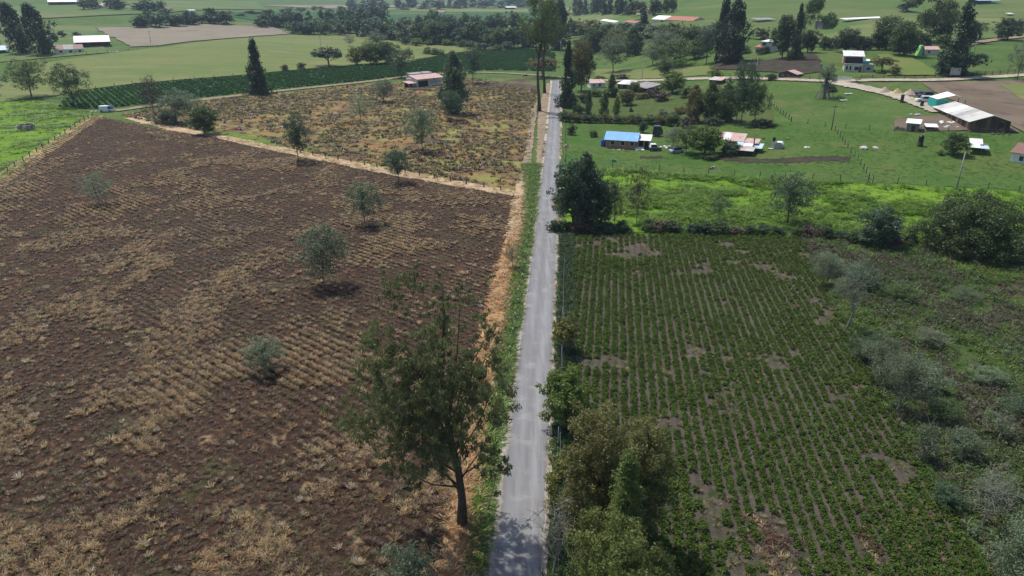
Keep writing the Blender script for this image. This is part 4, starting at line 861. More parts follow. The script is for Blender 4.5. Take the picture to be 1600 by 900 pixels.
def roof_gable(e, w, d, hw, rise, mats, ridge='u', over=.35, t=.09, frontmats=None):
    """two slopes; each slope is split along its length into one sheet per material given"""
    def slope(ps, ms):
        n = len(ms); a, b, c, dd = [Vector(p) for p in ps]
        for i, m in enumerate(ms):
            s, q = i / n, (i + 1) / n; dz = Vector((0, 0, .015 * (i % 2)))
            MB().slab([a.lerp(b, s) + dz, a.lerp(b, q) + dz, dd.lerp(c, q) + dz, dd.lerp(c, s) + dz], t).obj('roof_sheet' if n > 1 else 'roof', m, e)
    fm = frontmats or mats; k = rise / ((d if ridge == 'u' else w) / 2)
    if ridge == 'u':
        slope([(-over, -over, hw - over * k + t), (w + over, -over, hw - over * k + t), (w + over, d / 2 - .002, hw + rise + t), (-over, d / 2 - .002, hw + rise + t)], fm)
        slope([(-over, d / 2 + .002, hw + rise + t), (w + over, d / 2 + .002, hw + rise + t), (w + over, d + over, hw - over * k + t), (-over, d + over, hw - over * k + t)], mats)
    else:
        slope([(-over, d + over, hw - over * k + t), (-over, -over, hw - over * k + t), (w / 2 - .002, -over, hw + rise + t), (w / 2 - .002, d + over, hw + rise + t)], fm)
        slope([(w + over, -over, hw - over * k + t), (w + over, d + over, hw - over * k + t), (w / 2 + .002, d + over, hw + rise + t), (w / 2 + .002, -over, hw + rise + t)], mats)
def roof_shed(e, x0, x1, y0, y1, z0, z1, mats, t=.09, name=None):
    n = len(mats)
    for i, m in enumerate(mats):
        a = x0 + (x1 - x0) * i / n; b = x0 + (x1 - x0) * (i + 1) / n; dz = .015 * (i % 2)
        MB().slab([(a, y0, z0 + dz), (b, y0, z0 + dz), (b, y1, z1 + dz), (a, y1, z1 + dz)], t).obj(name or ('roof_sheet' if n > 1 else 'roof'), m, e)
def house(name, label, cat, p1, p2, depth, hw, rise, wall, roofm, ridge='u', windows=(), doors=(), over=.35, frontmats=None, group=None, width=None):
    P, yaw, w = frame(p1, p2); w = width or w; e = thing(name, label, cat, P, yaw, group); e['w'] = w
    if ridge == 'u': pr = [(0, 0), (depth, 0), (depth, hw), (depth / 2, hw + rise), (0, hw)]; MB().prism(pr, 'x', 0, w).obj('wall', wall, e)
    elif ridge == 'v': pr = [(0, 0), (w, 0), (w, hw), (w / 2, hw + rise), (0, hw)]; MB().prism(pr, 'y', 0, depth).obj('wall', wall, e)
    elif ridge == 'shed': pr = [(0, 0), (depth, 0), (depth, hw + rise), (0, hw)]; MB().prism(pr, 'x', 0, w).obj('wall', wall, e)
    else: MB().box(0, w, 0, depth, 0, hw).obj('wall', wall, e)
    if ridge in 'uv': roof_gable(e, w, depth, hw, rise, roofm, ridge, over, frontmats=frontmats)
    elif ridge == 'shed':
        k = rise / depth; roof_shed(e, -over, w + over, -over, depth + over, hw - over * k + .09, hw + rise + over * k + .09, roofm)
    else: MB().box(-over, w + over, -over, depth + over, hw + .003, hw + .16).obj('roof', roofm[0], e)
    for wn in windows: window(e, *wn[:4], **(wn[4] if len(wn) > 4 else {}))
    for dr in doors: door(e, *dr)
    e['w'] = w; del e['w']; return e, w
def posts(e, pts, h, r, mat, name='post'):
    me = MB().tube([(0, 0, 0), (0, 0, 1)], r, 6).mesh(name, mat)
    for x, y in pts:
        o = link(name, me, e, (x, y, 0)); o.scale = (1, 1, h)
def open_shed(name, label, cat, p1, p2, depth, h, rise, roofm, npost=4, mat=None, over=.3, back=None):
    P, yaw, w = frame(p1, p2, .1); e = thing(name, label, cat, P, yaw)
    posts(e, [(w * i / (npost - 1), 0) for i in range(npost)], h, .09, mat or M_post); posts(e, [(w * i / (npost - 1), depth) for i in range(npost)], h + rise, .09, mat or M_post)
    roof_shed(e, -over, w + over, -over, depth + over, h + .1, h + rise + .1, roofm)
    if back: MB().box(0, w, depth - .06, depth + .06, 0, h + rise - .1).obj('back_wall', back, e)
    return e, w
# ------------------------------------------------------------------ houses round the road
e, w = house('brick_house', 'small red brick house with a light blue metal roof beside the lawn', 'house', (946, 231), (993.5, 234), 5.2, 2.6, 1.5, M_brickwall, [R_blue] * 5, 'u',
             [(w_, 1.05, 1.15, 1.2, dict(pane=DARK)) for w_ in (1.3, 4.0, 6.5)], over=.45)
P, yaw, w2 = frame((995, 233), (1014, 234), .1); e = thing('open_porch', 'white-sheeted lean-to porch at the right end of the brick house', 'porch', P, yaw)
posts(e, [(.2, .2), (w2 - .1, .2), (.2, 3.9), (w2 - .1, 3.9), (w2 * .55, .2)], 2.5, .07, M_white); roof_shed(e, -.1, w2 + .35, -.3, 4.3, 2.55, 3.35, [R_white]); MB().box(.1, w2 - .2, 3.8, 3.95, 0, 2.5).obj('back_wall', W_wooddark, e)
def lathe_obj(name, label, cat, P, prof, mat, parts=(), k=14):
    e = thing(name, label, cat, (P.x, P.y, P.z))
    for nm, pr, mt in ((('body'), prof, mat),) + tuple(parts): MB().lathe(pr, k).obj(nm, mt, e, False)
    return e
lathe_obj('water_barrel', 'tall blue plastic water barrel at the left corner of the brick house', 'barrel', G(942.5, 229), [(.62, 0), (.68, .1), (.68, .9), (.71, .95), (.68, 1.0), (.68, 1.75), (.5, 1.95)], M_bluepl, (('lid', [(.4, 1.95), (.42, 2.05), (.1, 2.1)], M_bluepl), ('pipe', [(.05, 2.1), (.05, 3.1)], M_white)))
lathe_obj('plastic_tub', 'blue-green round tub on the grass below the brick house', 'tub', G(959, 253), [(.5, 0), (.62, .5), (.66, .52), (.6, .5), (.55, .35)], M_teal, (('water', [(.56, .3), (.56, .36)], GLASS),))
def vehicle(name, label, cat, P, yaw, L, W, hb, hc, col, cab=(.12, .9), cabmat=None, wheel_r=.35, canvas=None):
    """body profile along x; cab = start and end of the cabin as fractions of the length"""
    e = thing(name, label, cat, (P.x, P.y, P.z), yaw); g = wheel_r * .75
    MB().prism([(0.04, g), (L - .04, g), (L, g + .2), (L - .03, hb * .92), (L * .93, hb), (L * .04, hb), (0, hb * .8)], 'y', -W / 2, W / 2).obj('body', col, e)
    a, b = cab[0] * L, cab[1] * L; s = (hc - hb) * .55
    MB().prism([(a, hb + .003), (b, hb + .003), (b - s, hc), (a + s * .35, hc)], 'y', -W / 2 + .1, W / 2 - .1).obj('cabin', cabmat or col, e)
    for sd in (-1, 1):
        MB().prism([(a + s * .45, hb + .08), (b - s * .4, hb + .08), (b - s * .95, hc - .1), (a + s * .6, hc - .1)], 'y', sd * (W / 2 - .095), sd * (W / 2 - .115)).obj('side_window', GLASS, e)
        MB().box(L - .02, L + .03, sd * W * .36 - .16, sd * W * .36 + .16, hb * .62, hb * .78).obj('headlight', M_lamp, e)
    p = [(b + .02, -W / 2 + .2, hb + .06), (b + .02, W / 2 - .2, hb + .06), (b - s + .03, W / 2 - .25, hc - .06), (b - s + .03, -W / 2 + .25, hc - .06)]
    MB().slab(p, .03).obj('windscreen', GLASS, e)
    me = MB().prism([(math.cos(i * math.pi / 6) * wheel_r, math.sin(i * math.pi / 6) * wheel_r) for i in range(12)], 'y', -.11, .11).mesh('wheel', M_rubber)
    hub = MB().prism([(math.cos(i * math.pi / 4) * wheel_r * .5, math.sin(i * math.pi / 4) * wheel_r * .5) for i in range(8)], 'y', -.125, .125).mesh('rim', M_steel)
    for fx in (.18, .81):
        for sd in (-1, 1): o = link('wheel', me, e, (fx * L, sd * (W / 2 - .08), wheel_r)); link('rim', hub, o)
    if canvas: MB().box(L * .02, a - .05, -W / 2 + .03, W / 2 - .03, hb + .004, hb + canvas).obj('load_bed', M_white, e)
    return e
vehicle('jeep', 'small white-roofed jeep parked on the grass in front of the brick house', 'jeep', G(1014, 236), math.radians(2), 3.1, 1.7, 1.0, 1.9, M_cardark, (.05, .72), M_white, .36)
P = G(1019, 213); vehicle('dark_truck', 'dark high-sided truck parked behind the white porch', 'truck', P, math.radians(-12), 3.0, 2.2, 1.6, 3.1, M_cardark, (.02, .98), M_cardark, .5)
P = G(1066, 238); vehicle('parked_motorcar', 'dark small car half hidden at the left foot of the round tree', 'car', P, math.radians(200), 3.6, 1.6, .9, 1.5, M_steel, (.15, .85), M_cardark, .3)
def sheet_thing(name, label, cat, P, yaw, w, d, h0, h1, mat, t=.05):
    e = thing(name, label, cat, (P.x, P.y, P.z), yaw); rng = random.Random(int(P.x * 10)); vs = []; fs = []; n = 5
    for i in range(n + 1):
        for j in range(n + 1): vs.append((w * (i / n - .5) + rng.uniform(-.06, .06), d * (j / n - .5) + rng.uniform(-.06, .06), h0 + (h1 - h0) * j / n + rng.uniform(0, .12) * (1 if 0 < i < n else .4)))
    for i in range(n):
        for j in range(n): q = i * (n + 1) + j; fs.append((q, q + n + 1, q + n + 2, q + 1))
    me = bpy.data.meshes.new('sheet'); me.from_pydata(vs, [], fs); me.materials.append(mat); o = link('sheet', me, e)
    so = o.modifiers.new('thickness', 'SOLIDIFY'); so.thickness = t; return e
sheet_thing('white_tarpaulin', 'white sheet spread on the grass left of the jeep', 'tarpaulin', G(999, 234), .1, 2.4, 2.2, .12, .5, M_white)
def rocks(name, label, cat, P, n, spread, r, mat, seed, sy=.5, part='rock'):
    e = thing(name, label, cat, (P.x, P.y, P.z)); rg = random.Random(seed)
    for i in range(n):
        bm = bmesh.new(); bmesh.ops.create_icosphere(bm, subdivisions=1, radius=r * rg.uniform(.6, 1.2))
        for v in bm.verts: v.co *= rg.uniform(.75, 1.2); v.co.z *= .6
        me = bpy.data.meshes.new(part); bm.to_mesh(me); bm.free(); me.materials.append(mat)
        link(part, me, e, (rg.uniform(-1, 1) * spread, rg.uniform(-1, 1) * spread * sy, r * .25))
    return e
rocks('scrap_heap', 'row of white scraps and sheets beside the jeep', 'scrap', G(1034, 231), 8, 4.2, .6, M_white, 3, .25, 'scrap_piece')
rocks('scrap_heap', 'small white scraps along the foot of the brick house wall', 'scrap', G(968, 234), 7, 4.0, .28, M_conc, 4, .12, 'scrap_piece')
rocks('white_stones', 'pale heap of stones on the grass in the middle of the house pasture', 'stones', G(1357, 232), 9, 1.8, .7, M_conc, 5, .5)
rocks('white_stones', 'pale stones on the grass right of the oven hut', 'stones', G(1260, 231), 3, .5, .4, M_white, 6)
rocks('litter', 'white scrap of litter lying in the brown furrowed field', 'litter', G(107, 524), 2, .12, .22, M_white, 7, .5, 'paper_piece')
rocks('verge_stones', 'white stones at the roadside under the big eucalyptus', 'stones', G(776, 697), 4, .5, .22, M_white, 8, .9)
# rusty shack
P, yaw, w = frame((1128, 241), (1177, 243)); e = thing('tin_shack', 'patched rusty tin-roofed shack behind the round bright-green tree', 'shack', P, yaw)
MB().box(0, w, 0, 7.2, 0, 2.2).obj('wall', W_wooddark, e)
roof_shed(e, -3.0, w * .56, 4.1, 8.6, 3.0, 4.3, [R_pink, R_patch, R_pink, R_rust]); roof_shed(e, w * .57, w + .3, 3.6, 7.2, 2.9, 3.5, [R_rust, R_rust])
roof_shed(e, w * .35, w * .9, 1.4, 4.3, 2.45, 2.95, [R_lightblue, R_white]); roof_shed(e, w * .48, w * 1.02, -1.8, 1.6, 1.95, 2.4, [R_rust, R_cement]); roof_shed(e, w * .91, w * 1.2, 1.8, 5.2, 2.1, 2.75, [R_lightblue])
posts(e, [(w * .5, -1.6), (w * .75, -1.6), (w, -1.6)], 1.95, .08, M_post); MB().tube([(w * .92, 2.8, 2.4), (w * .92, 2.8, 4.4)], .14, 8).obj('stove_pipe', W_wooddark, e)
# outdoor oven hut with black chimney
P, yaw, w = frame((1204, 233), (1218, 233.5), .05); e = thing('oven_hut', 'small grey dome-roofed hut with a black chimney on the house pasture', 'hut', P, yaw)
MB().prism([(.9, 0), (2.7, 0), (2.7, 1.3), (2.3, 1.75), (1.3, 1.75), (.9, 1.3)], 'y', 0, 1.9).obj('wall', W_grey, e); MB().prism([(.8, 1.3), (1.25, 1.85), (2.35, 1.85), (2.8, 1.3), (2.8, 1.4), (2.4, 1.95), (1.2, 1.95), (.8, 1.4)], 'y', -.1, 2.0).obj('roof', R_white, e)
MB().box(.1, .85, .2, .9, 0, 2.0).obj('chimney', W_cream, e); MB().box(.15, .8, .25, .85, 2.0, 3.0).obj('chimney_cap', M_black, e); MB().box(-.5, .7, -.9, -.05, 0, .35).obj('step', W_cream, e)
# barn on the right: near gable corner, then its long side runs back to the left
A = G(1514, 205); B = G(1577, 206); yaw = math.atan2(B.y - A.y, B.x - A.x) - math.radians(14); w = (B - A).length * 1.0; P = Vector((A.x, A.y, min(A.z, B.z) - .4))
C_ = G(1460, 172); dep = min(32, max(14, (C_ - A).length * 1.0)); sk = math.atan2(C_.y - A.y, C_.x - A.x)
yaw = sk - math.pi / 2; yaw = yaw * .75 + .25 * math.atan2(B.y - A.y, B.x - A.x)
e = thing('timber_barn', 'long brown timber barn with a pale sheet roof beside the ploughed field', 'barn', P, yaw)
hw, rise = 3.0, 1.5; MB().prism([(0, 0), (w, 0), (w, hw), (w / 2, hw + rise), (0, hw)], 'y', 0, dep).obj('wall', W_wood, e)
roof_gable(e, w, dep, hw, rise, [R_cement], 'v', .8, frontmats=[R_cement, R_cement, R_white, R_cement, R_cement2, R_cement, R_cement])
for i in range(int(w / 1.15)): MB().box(i * 1.15 + .04, i * 1.15 + 1.1, -.06, .015, .5, hw - .1 + rise * (1 - abs((i + .5) * 1.15 - w / 2) / (w / 2)) * .8).obj('plank', W_wooddark if i % 3 else W_wood, e)  # gable planks mostly darker: the shaded end is put into their colour
for i in range(int(dep / 1.3)): MB().box(-.06, .015, i * 1.3 + .04, i * 1.3 + 1.2, .3, hw - .35).obj('plank', [W_wood, W_pink, W_wood, W_wooddark, W_greywood][i % 5], e)
window(e, w * .72, 1.5, 1.1, 1.2, y=-.07, pane=DARK, fm=W_wooddark); window(e, w * .87, 1.5, .9, 1.2, y=-.07, pane=DARK, fm=W_wooddark)
BARN = (P, yaw, w, dep); cb, sb = math.cos(yaw), math.sin(yaw)
def barnpt(u, v): return Vector((P.x + u * cb - v * sb, P.y + u * sb + v * cb, 0))
q = barnpt(w * .05, dep + 1.0); e2 = thing('lean_to_shelter', 'pale fabric lean-to with teal side sheets at the far end of the barn', 'shelter', (q.x, q.y, hz(q.x, q.y) - .1), yaw)
posts(e2, [(0, .3), (0, 5), (w * .8, .3), (w * .8, 5)], 2.7, .09, M_post); MB().slab([(-.4, -.6, 3.0), (w * .45, -.6, 4.2), (w * .45, 5.6, 4.4), (-.4, 5.6, 2.9)], .07).obj('roof_sheet', R_white, e2)
MB().slab([(w * .46, -.6, 4.2), (w * .9, -.6, 3.0), (w * .9, 5.6, 2.9), (w * .46, 5.6, 4.4)], .07).obj('roof_sheet', R_cement, e2); MB().box(-.55, -.48, -.4, 5.4, .5, 2.9).obj('side_sheet', M_teal, e2); MB().box(-.4, 2.6, -.55, -.48, .9, 2.9).obj('side_sheet', M_teal, e2)
for k, (fx, fy, n, sp, r, mt, lb) in enumerate([(-2.4, dep * .35, 10, 2.2, .55, M_white, 'white bags and sheets heaped along the side of the barn'), (-3.0, dep * .15, 7, 1.6, .5, M_conc, 'grey bags and scrap near the front corner of the barn'), (-7, dep * .75, 6, 1.2, .5, M_steel, 'dark scrap heap by the track above the sheds'), (w * .4, -1.6, 9, 4.5, .45, M_pile, 'dark stones and scrap along the front of the barn')]):
    q = barnpt(fx, fy); q.z = hz(q.x, q.y); rocks('scrap_heap', lb, 'scrap', q, n, sp, r, mt, 20 + k, .6, 'scrap_piece')
house('animal_shed', 'small grey board shed with a white sloping roof beside the pen', 'shed', (1415, 205.5), (1434, 206.5), 2.8, 2.4, .5, W_greywood, [R_white], 'shed', [], [(1.2, .8, 1.7)])
P, yaw, w = frame((1398, 204), (1414, 205.5), .05); e = thing('board_pen', 'low grey board pen left of the animal shed', 'pen', P, yaw)
for i in range(8): MB().box(i * w / 8 + .02, (i + 1) * w / 8 - .02, 0, .06, 0, 1.0 + .06 * (i % 3)).obj('board', W_greywood, e)
for i in range(5): MB().box(0, .06, i * .5 + .1, i * .5 + .55, 0, 1.0).obj('board', W_greywood, e)
open_shed('low_shelter', 'low white-topped shelter right of the animal shed', 'shelter', (1447, 205), (1463, 205), 2.2, 1.2, .4, [R_white], 3, back=W_wooddark)
P = G(1437, 229); e = thing('water_tank', 'black water tank on a dark stand in the pasture below the sheds', 'tank', (P.x, P.y, P.z))
MB().lathe([(.75, 0), (.6, 1.2), (.55, 1.25)], 8).obj('stand', W_wooddark, e); MB().lathe([(.55, 1.25), (.6, 1.35), (.6, 2.5), (.35, 2.75), (.2, 2.8)], 14).obj('tank', M_black, e)
P, yaw, w = frame((1511, 241), (1541, 243), .05); e = thing('tarp_shelter', 'shelter of white tarps and bent sheets on posts near the right edge', 'shelter', P, yaw)
posts(e, [(0, 0), (w * .33, 0), (w * .7, 0), (w, 0), (0, 4), (w, 4)], 1.7, .07, M_post); roof_shed(e, -.2, w * .62, -.3, 2.2, 1.75, 2.3, [corrugated('pale_green_sheet', (.50, .62, .46), (.4, .5, .38)), R_white]); roof_shed(e, w * .62, w + .3, -.3, 2.4, 1.7, 1.95, [R_lightblue]); roof_shed(e, w * .1, w * .8, 2.1, 4.8, 2.2, 3.0, [R_white, R_patch]); roof_shed(e, w * .7, w * 1.1, 2.3, 4.2, 1.9, 2.1, [R_brown]); MB().box(0, w, 3.9, 4.0, 0, 1.6).obj('back_wall', W_wooddark, e)
house('white_house', 'white house with a brown roof cut by the right edge of the view', 'house', (1578, 252), (1622, 262), 6, 2.7, 1.6, W_white, [R_brown], 'u', [(1.6, .9, 1.0, 1.2, {}), (4.4, .9, 1.0, 1.2, {}), (7, .9, 1.0, 1.2, {})], [(3.1, .9, 2.0)])
# two-storey house above the lane
P, yaw, w = frame((1318, 112), (1364, 113), .3); e = thing('two_storey_house', 'two-storey pale house with a patched white and red roof above the lane', 'house', P, yaw)
MB().box(0, w * .62, 0, 7, 0, 2.9).obj('wall', W_cream, e); MB().box(w * .625, w, .6, 6, 0, 2.7).obj('annex_wall', W_grey, e); MB().box(-w * .05, w * .6, 1.8, 8.5, 2.92, 5.6).obj('upper_wall', W_pink, e); MB().box(.1, w * .6, 1.7, 1.79, 3.2, 5.2).obj('upper_shade_panel', DARK, e)  # solid dark panel painted for the shade of the upper opening
roof_shed(e, -w * .08, w * .66, 1.3, 9, 5.65, 7.0, [R_patch, R_patch, R_patch]); MB().box(-.15, w * .63, -.15, 1.79, 2.92, 3.08).obj('balcony', W_grey, e); MB().box(w * .61, w + .15, .4, 6.2, 2.72, 2.9).obj('annex_roof', W_grey, e); roof_shed(e, w * .61, w * .85, .9, 3.6, 4.2, 4.6, [R_white]); MB().box(w * .61, w * .83, 1.0, 3.4, 2.92, 4.15).obj('roof_room', M_teal, e)
for x in (.5, 1.7): window(e, x, .9, .8, 1.5, pane=DARK)
window(e, w * .34, .9, 1.6, 1.3, pane=DARK); window(e, w * .75, 1.0, 1.6, 1.1, y=.6, pane=GLASS); door(e, w * .5, .9, 2.1, 0.0)
house('board_hut', 'dark board hut with a faded red gable roof beside the lane', 'hut', (1216, 122), (1244, 122), 4.5, 2.0, 1.0, W_wooddark, [R_pink], 'v', [(1.0, 1.1, .9, .7, dict(pane=DARK))], [(3.2, .9, 1.7, 0.0, W_wood)], over=.5)
P, yaw, w = frame((1180, 83), (1204, 82), .3); e = thing('white_villa', 'white angular house with dark windows and a small red roof on the slope', 'house', P, yaw)
MB().box(w * .3, w, 0, 6, 0, 5.4).obj('wall', W_white, e); MB().box(0, w * .295, -.4, 4.5, 0, 2.9).obj('annex_wall', W_white, e); roof_shed(e, -.4, w * .55, -.9, 3.4, 3.0, 3.9, [R_tile]); roof_shed(e, w * .28, w + .3, -.3, 6.4, 5.5, 6.0, [R_white]); window(e, .4, .9, w * .2, 1.3, y=-.4, pane=DARK); window(e, w * .4, 3.8, w * .25, 1.2, pane=DARK)
P, yaw, w = frame((1320, 36), (1388, 27), .2); e = thing('long_canopy', 'long narrow white-roofed canopy on thin posts across the right hillside', 'canopy', P, yaw)
n = 14; posts(e, [(w * i / n, 0) for i in range(n + 1)], 2.4, .08, M_post); posts(e, [(w * i / n, 4) for i in range(n + 1)], 2.8, .08, M_post); roof_shed(e, -.5, w + .5, -.6, 4.6, 2.45, 3.1, [R_white] * 4)
house('grey_store', 'plain grey-green store beside the gum tree on the hillside', 'store', (1284, 47), (1297, 46), 6, 5, .4, W_greywood, [R_grey], 'shed')
open_shed('dark_canopy', 'dark low canopy on the hillside right of the tall conifers', 'canopy', (1183, 36), (1212, 34), 8, 2.2, .8, [R_grey], 5)
open_shed('teal_roofed_stable', 'teal-roofed open stable at the top right of the hillside', 'stable', (1526, 8), (1562, 6), 9, 3.5, 1.6, [corrugated('pale_teal_roof', (.32, .60, .58), (.42, .62, .6))], 6, back=W_wooddark)
open_shed('small_feeder_shelter', 'small white-roofed shelter on the right hillside by the animals', 'shelter', (1576, 26), (1584, 25), 3, 2, .4, [R_white], 3)
house('rusty_roofed_house', 'low house with a rusty roof just right of the roadside cypress', 'house', (923, 138), (945, 137), 5, 2.3, .8, W_white, [R_rust, R_rust], 'shed', [(.9, 1, 1, .9, {}), (3.4, .9, 1.3, 1.0, dict(pane=DARK))])
house('white_roofed_house', 'low house with a white sheet roof between the conifer and the grey roof', 'house', (965, 139), (985, 139), 5.5, 2.3, .9, W_wooddark, [R_white, R_cement], 'shed', [(1.2, 1, 1.1, .9, {})])
house('grey_roofed_house', 'low house with a worn grey roof right of the white-roofed one', 'house', (986, 144), (1010, 146), 7.5, 2.6, 1.1, W_wooddark, [R_grey, R_grey, R_grey], 'shed', [(2.0, 1, 1.3, 1, {})], [(5, .9, 1.9)])
house('grove_hut', 'small hut with a pale brownish roof showing above the grove', 'hut', (1108, 133), (1126, 132), 4, 2.2, .7, W_wooddark, [R_cement, R_rust], 'shed')
# farmhouse left of centre with the pink roof and open porch
P, yaw, w = frame((652, 137), (690, 133), .2); e = thing('farmhouse', 'white farmhouse with a pink roof and an open porch in the weedy field', 'house', P, yaw)
MB().box(0, w, 0, 8, 0, 3.6).obj('wall', W_white, e); roof_shed(e, -.9, w + .8, -1.2, 5.2, 3.75, 5.0, [R_pink, R_pink, R_pink]); roof_shed(e, .8, w - .6, 5.22, 9, 5.3, 5.6, [R_grey]); MB().box(1, w - 1, 5.3, 8.6, 3.62, 5.2).obj('upper_wall', W_pink, e)
MB().box(.6, w * .45, -.06, .012, .4, 2.9).obj('porch_shade_panel', DARK, e); MB().box(w * .5, w * .86, -.07, .012, 1.2, 2.9).obj('shutter', W_grey, e); window(e, w * .66, 3.0, 1.0, .55, pane=DARK); window(e, w * .9, 1.6, .6, .8, pane=DARK)  # dark panel on the wall paints the shade inside the porch
for i in range(5): MB().box(w * .5 + .05, w * .86 - .05, -.1, -.075, 1.3 + i * .32, 1.42 + i * .32).obj('shutter_slat', M_frame, e)
posts(e, [(-4.6, -.6), (-4.6, 3), (-.2, -.9)], 2.3, .09, M_white); roof_shed(e, -5.2, -.1, -1.2, 3.6, 2.4, 2.9, [R_pink]); MB().box(-4.6, -.25, 3.0, 3.1, 0, 2.2).obj('porch_back_wall', W_wooddark, e)
MB().lathe([(.1, 5.6), (.12, 6.6), (.55, 6.62), (.6, 7.5), (.3, 7.7)], 10, (w * .55, 7)).obj('roof_tank', M_black, e)
sheet_thing('terrace_clutter', 'low dark terrace heap in front of the pink-roofed farmhouse', 'heap', G(656, 141), .0, 9, 2.0, .35, .9, W_wooddark, .3)
# left farm
e, w = house('long_farmhouse', 'low white farmhouse with a greyish tiled roof by the two big cypresses', 'house', (87, 85), (131, 82), 8, 2.8, 2.2, W_white, [R_grey, R_brown, R_grey], 'u', [(x_, .9, 1.5, 1.3, dict(pane=DARK)) for x_ in (2.2, 7.2, 12.0)], frontmats=[R_brown, R_grey, R_brown])
open_shed('white_roofed_barn', 'open barn with a broad shining white roof behind the long farmhouse', 'barn', (118, 76), (173, 73), 16, 3.6, 3.0, [R_white, R_white, R_white], 6, back=W_wooddark)
open_shed('blue_roofed_barn', 'low barn with a pale blue roof at the left edge of the view', 'barn', (-22, 87), (20, 83), 12, 2.6, 1.8, [R_lightblue, R_lightblue], 5, back=W_wooddark)
rocks('feed_heap', 'low grey heap on the pale pasture right of the left farm', 'heap', G(177, 81.5), 5, 3, .9, M_conc, 31, .2)
open_shed('far_greenhouse', 'long white-roofed shed high on the left slope', 'shed', (76, 9), (124, 8), 18, 4, 2, [R_white] * 3, 6, back=W_greywood)
house('far_pink_farm', 'far farm with a low pinkish roof among trees on the left slope', 'house', (152, 14), (184, 12), 12, 3, 2.5, W_white, [R_pink], 'u', [(3, 1, 2, 1.4, dict(pane=DARK))])
house('far_white_hut', 'tiny white hut before the wood on the left slope', 'hut', (296, 21.5), (306, 21), 5, 3, 1, W_white, [R_white], 'u')
house('far_dark_hut', 'tiny dark-roofed hut left of the white hut on the left slope', 'hut', (261, 18), (271, 17.5), 5, 3, 1, W_cream, [R_brown], 'u')
house('far_plain_house', 'small white house with a red roof on the distant plain', 'house', (684, 22), (694, 22), 8, 3.5, 1.5, W_white, [R_tile], 'u')
open_shed('far_plain_shed', 'distant white shed on the plain left of the tall gum trees', 'shed', (792, 15), (808, 15), 14, 4, 1.5, [R_white, R_white], 4, back=W_wooddark)
house('far_long_house', 'long far house with white and terracotta roofs behind the belt of trees', 'house', (1018, 36), (1082, 34), 14, 3, 2.4, W_cream, [R_white, R_tile, R_tile], 'u', [(10, 1, 2, 1.3, dict(pane=DARK)), (22, 1, 2, 1.3, dict(pane=DARK))], frontmats=[R_white, R_tile, R_tile])
house('far_red_house', 'far small house with a terracotta roof among the avenue trees', 'house', (994, 23), (1012, 22.5), 10, 3.5, 2, W_cream, [R_tile], 'u')
house('far_white_shed', 'small far white shed left of the dark conical tree', 'shed', (938, 36), (960, 36), 8, 2.5, 1, W_white, [R_white, R_white], 'u')
house('far_small_house', 'small far house with a terracotta roof beside the dark conical tree', 'house', (976, 39), (992, 38.5), 8, 2.5, 1.2, W_white, [R_tile], 'u')
# red-roofed house with the lime-green tent
house('red_roofed_house', 'low house with a faded red roof behind the big cypress', 'house', (1443, 86), (1466, 86), 5, 2.4, 1.0, W_cream, [R_pink], 'u', [(1.4, .9, 1.1, 1, dict(pane=DARK))])
P = G(1433, 87); e = thing('green_tent', 'lime-green upright tent left of the red-roofed house', 'tent', (P.x, P.y, P.z), -.15)
MB().prism([(0, 0), (3.2, 0), (2.0, 4.0), (1.2, 4.0)], 'y', 0, 3).obj('canopy', M_lime, e); MB().prism([(1.9, .05), (2.9, .05), (1.9, 3.3), (1.6, 3.3)], 'y', -.06, .012).obj('entrance', W_greywood, e)
# vehicles, piles and furniture along the lane
P = G(1431, 160); SUVYAW = math.radians(-8)
vehicle('suv', 'white off-road car with dark windows parked on the track by the barn', 'car', P, SUVYAW + math.pi, 4.8, 1.9, 1.05, 1.85, M_carwhite, (.12, .74), M_carwhite, .4).location = G(1457, 160)
P = G(1434, 153); vehicle('pickup_truck', 'dark grey pickup truck behind the white off-road car', 'truck', G(1434, 153), math.radians(-10), 4.9, 1.9, 1.1, 1.95, M_cardark, (.3, .8), M_cardark, .42)
P = G(157, 175); vehicle('farm_truck', 'small white truck with a blue cab at the far corner of the brown field', 'truck', P, math.radians(4), 4.4, 2.0, 1.1, 2.1, M_white, (.68, .99), M_carblue, .4, 1.0)
rocks('cart', 'grey low cart and scraps left of the small truck', 'cart', G(150, 175), 4, 1.8, .5, M_conc, 33, .3)
def pile(name, label, px, py, wpx, h, mat, seed):
    P = G(px, py); r = wpx * mpp(P) * .5; rg = np.random.default_rng(seed); V = [(0, 0, h)]; F = []; k = 20; rings = 6
    for i in range(1, rings + 1):
        for j in range(k):
            a = 2 * math.pi * j / k; t = i / rings; q = r * t * (1 + .12 * math.sin(2 * a + seed) + .06 * rg.normal()); V.append((q * math.cos(a), q * .75 * math.sin(a), h * (1 - t) ** 1.1 * (1 + .1 * rg.normal()) - .05 * t))
    F += [(0, 1 + j, 1 + (j + 1) % k) for j in range(k)]
    for i in range(rings - 1):
        for j in range(k): a = 1 + i * k + j; b = 1 + i * k + (j + 1) % k; F.append((a, a + k, b + k, b))
    me = bpy.data.meshes.new(name); me.from_pydata(V, [], F); me.materials.append(mat); me.polygons.foreach_set('use_smooth', [True] * len(F))
    tag(link(name, me, None, P), label, 'pile')
M_sand = plain('yellow_sand', (.52, .40, .22), .95, .25, 2, bump=.3); M_sandp = plain('pale_gravel', (.45, .36, .28), .95, .25, 3, bump=.4)
pile('sand_pile', 'pinkish gravel pile leftmost beside the farm track', 1381, 145, 24, 1.9, M_sandp, 1); pile('sand_pile', 'yellow sand pile in the middle of three beside the track', 1401, 147, 20, 1.8, M_sand, 2); pile('sand_pile', 'pale sand pile right of the yellow one beside the track', 1421, 148, 22, 1.7, M_sandp, 3)
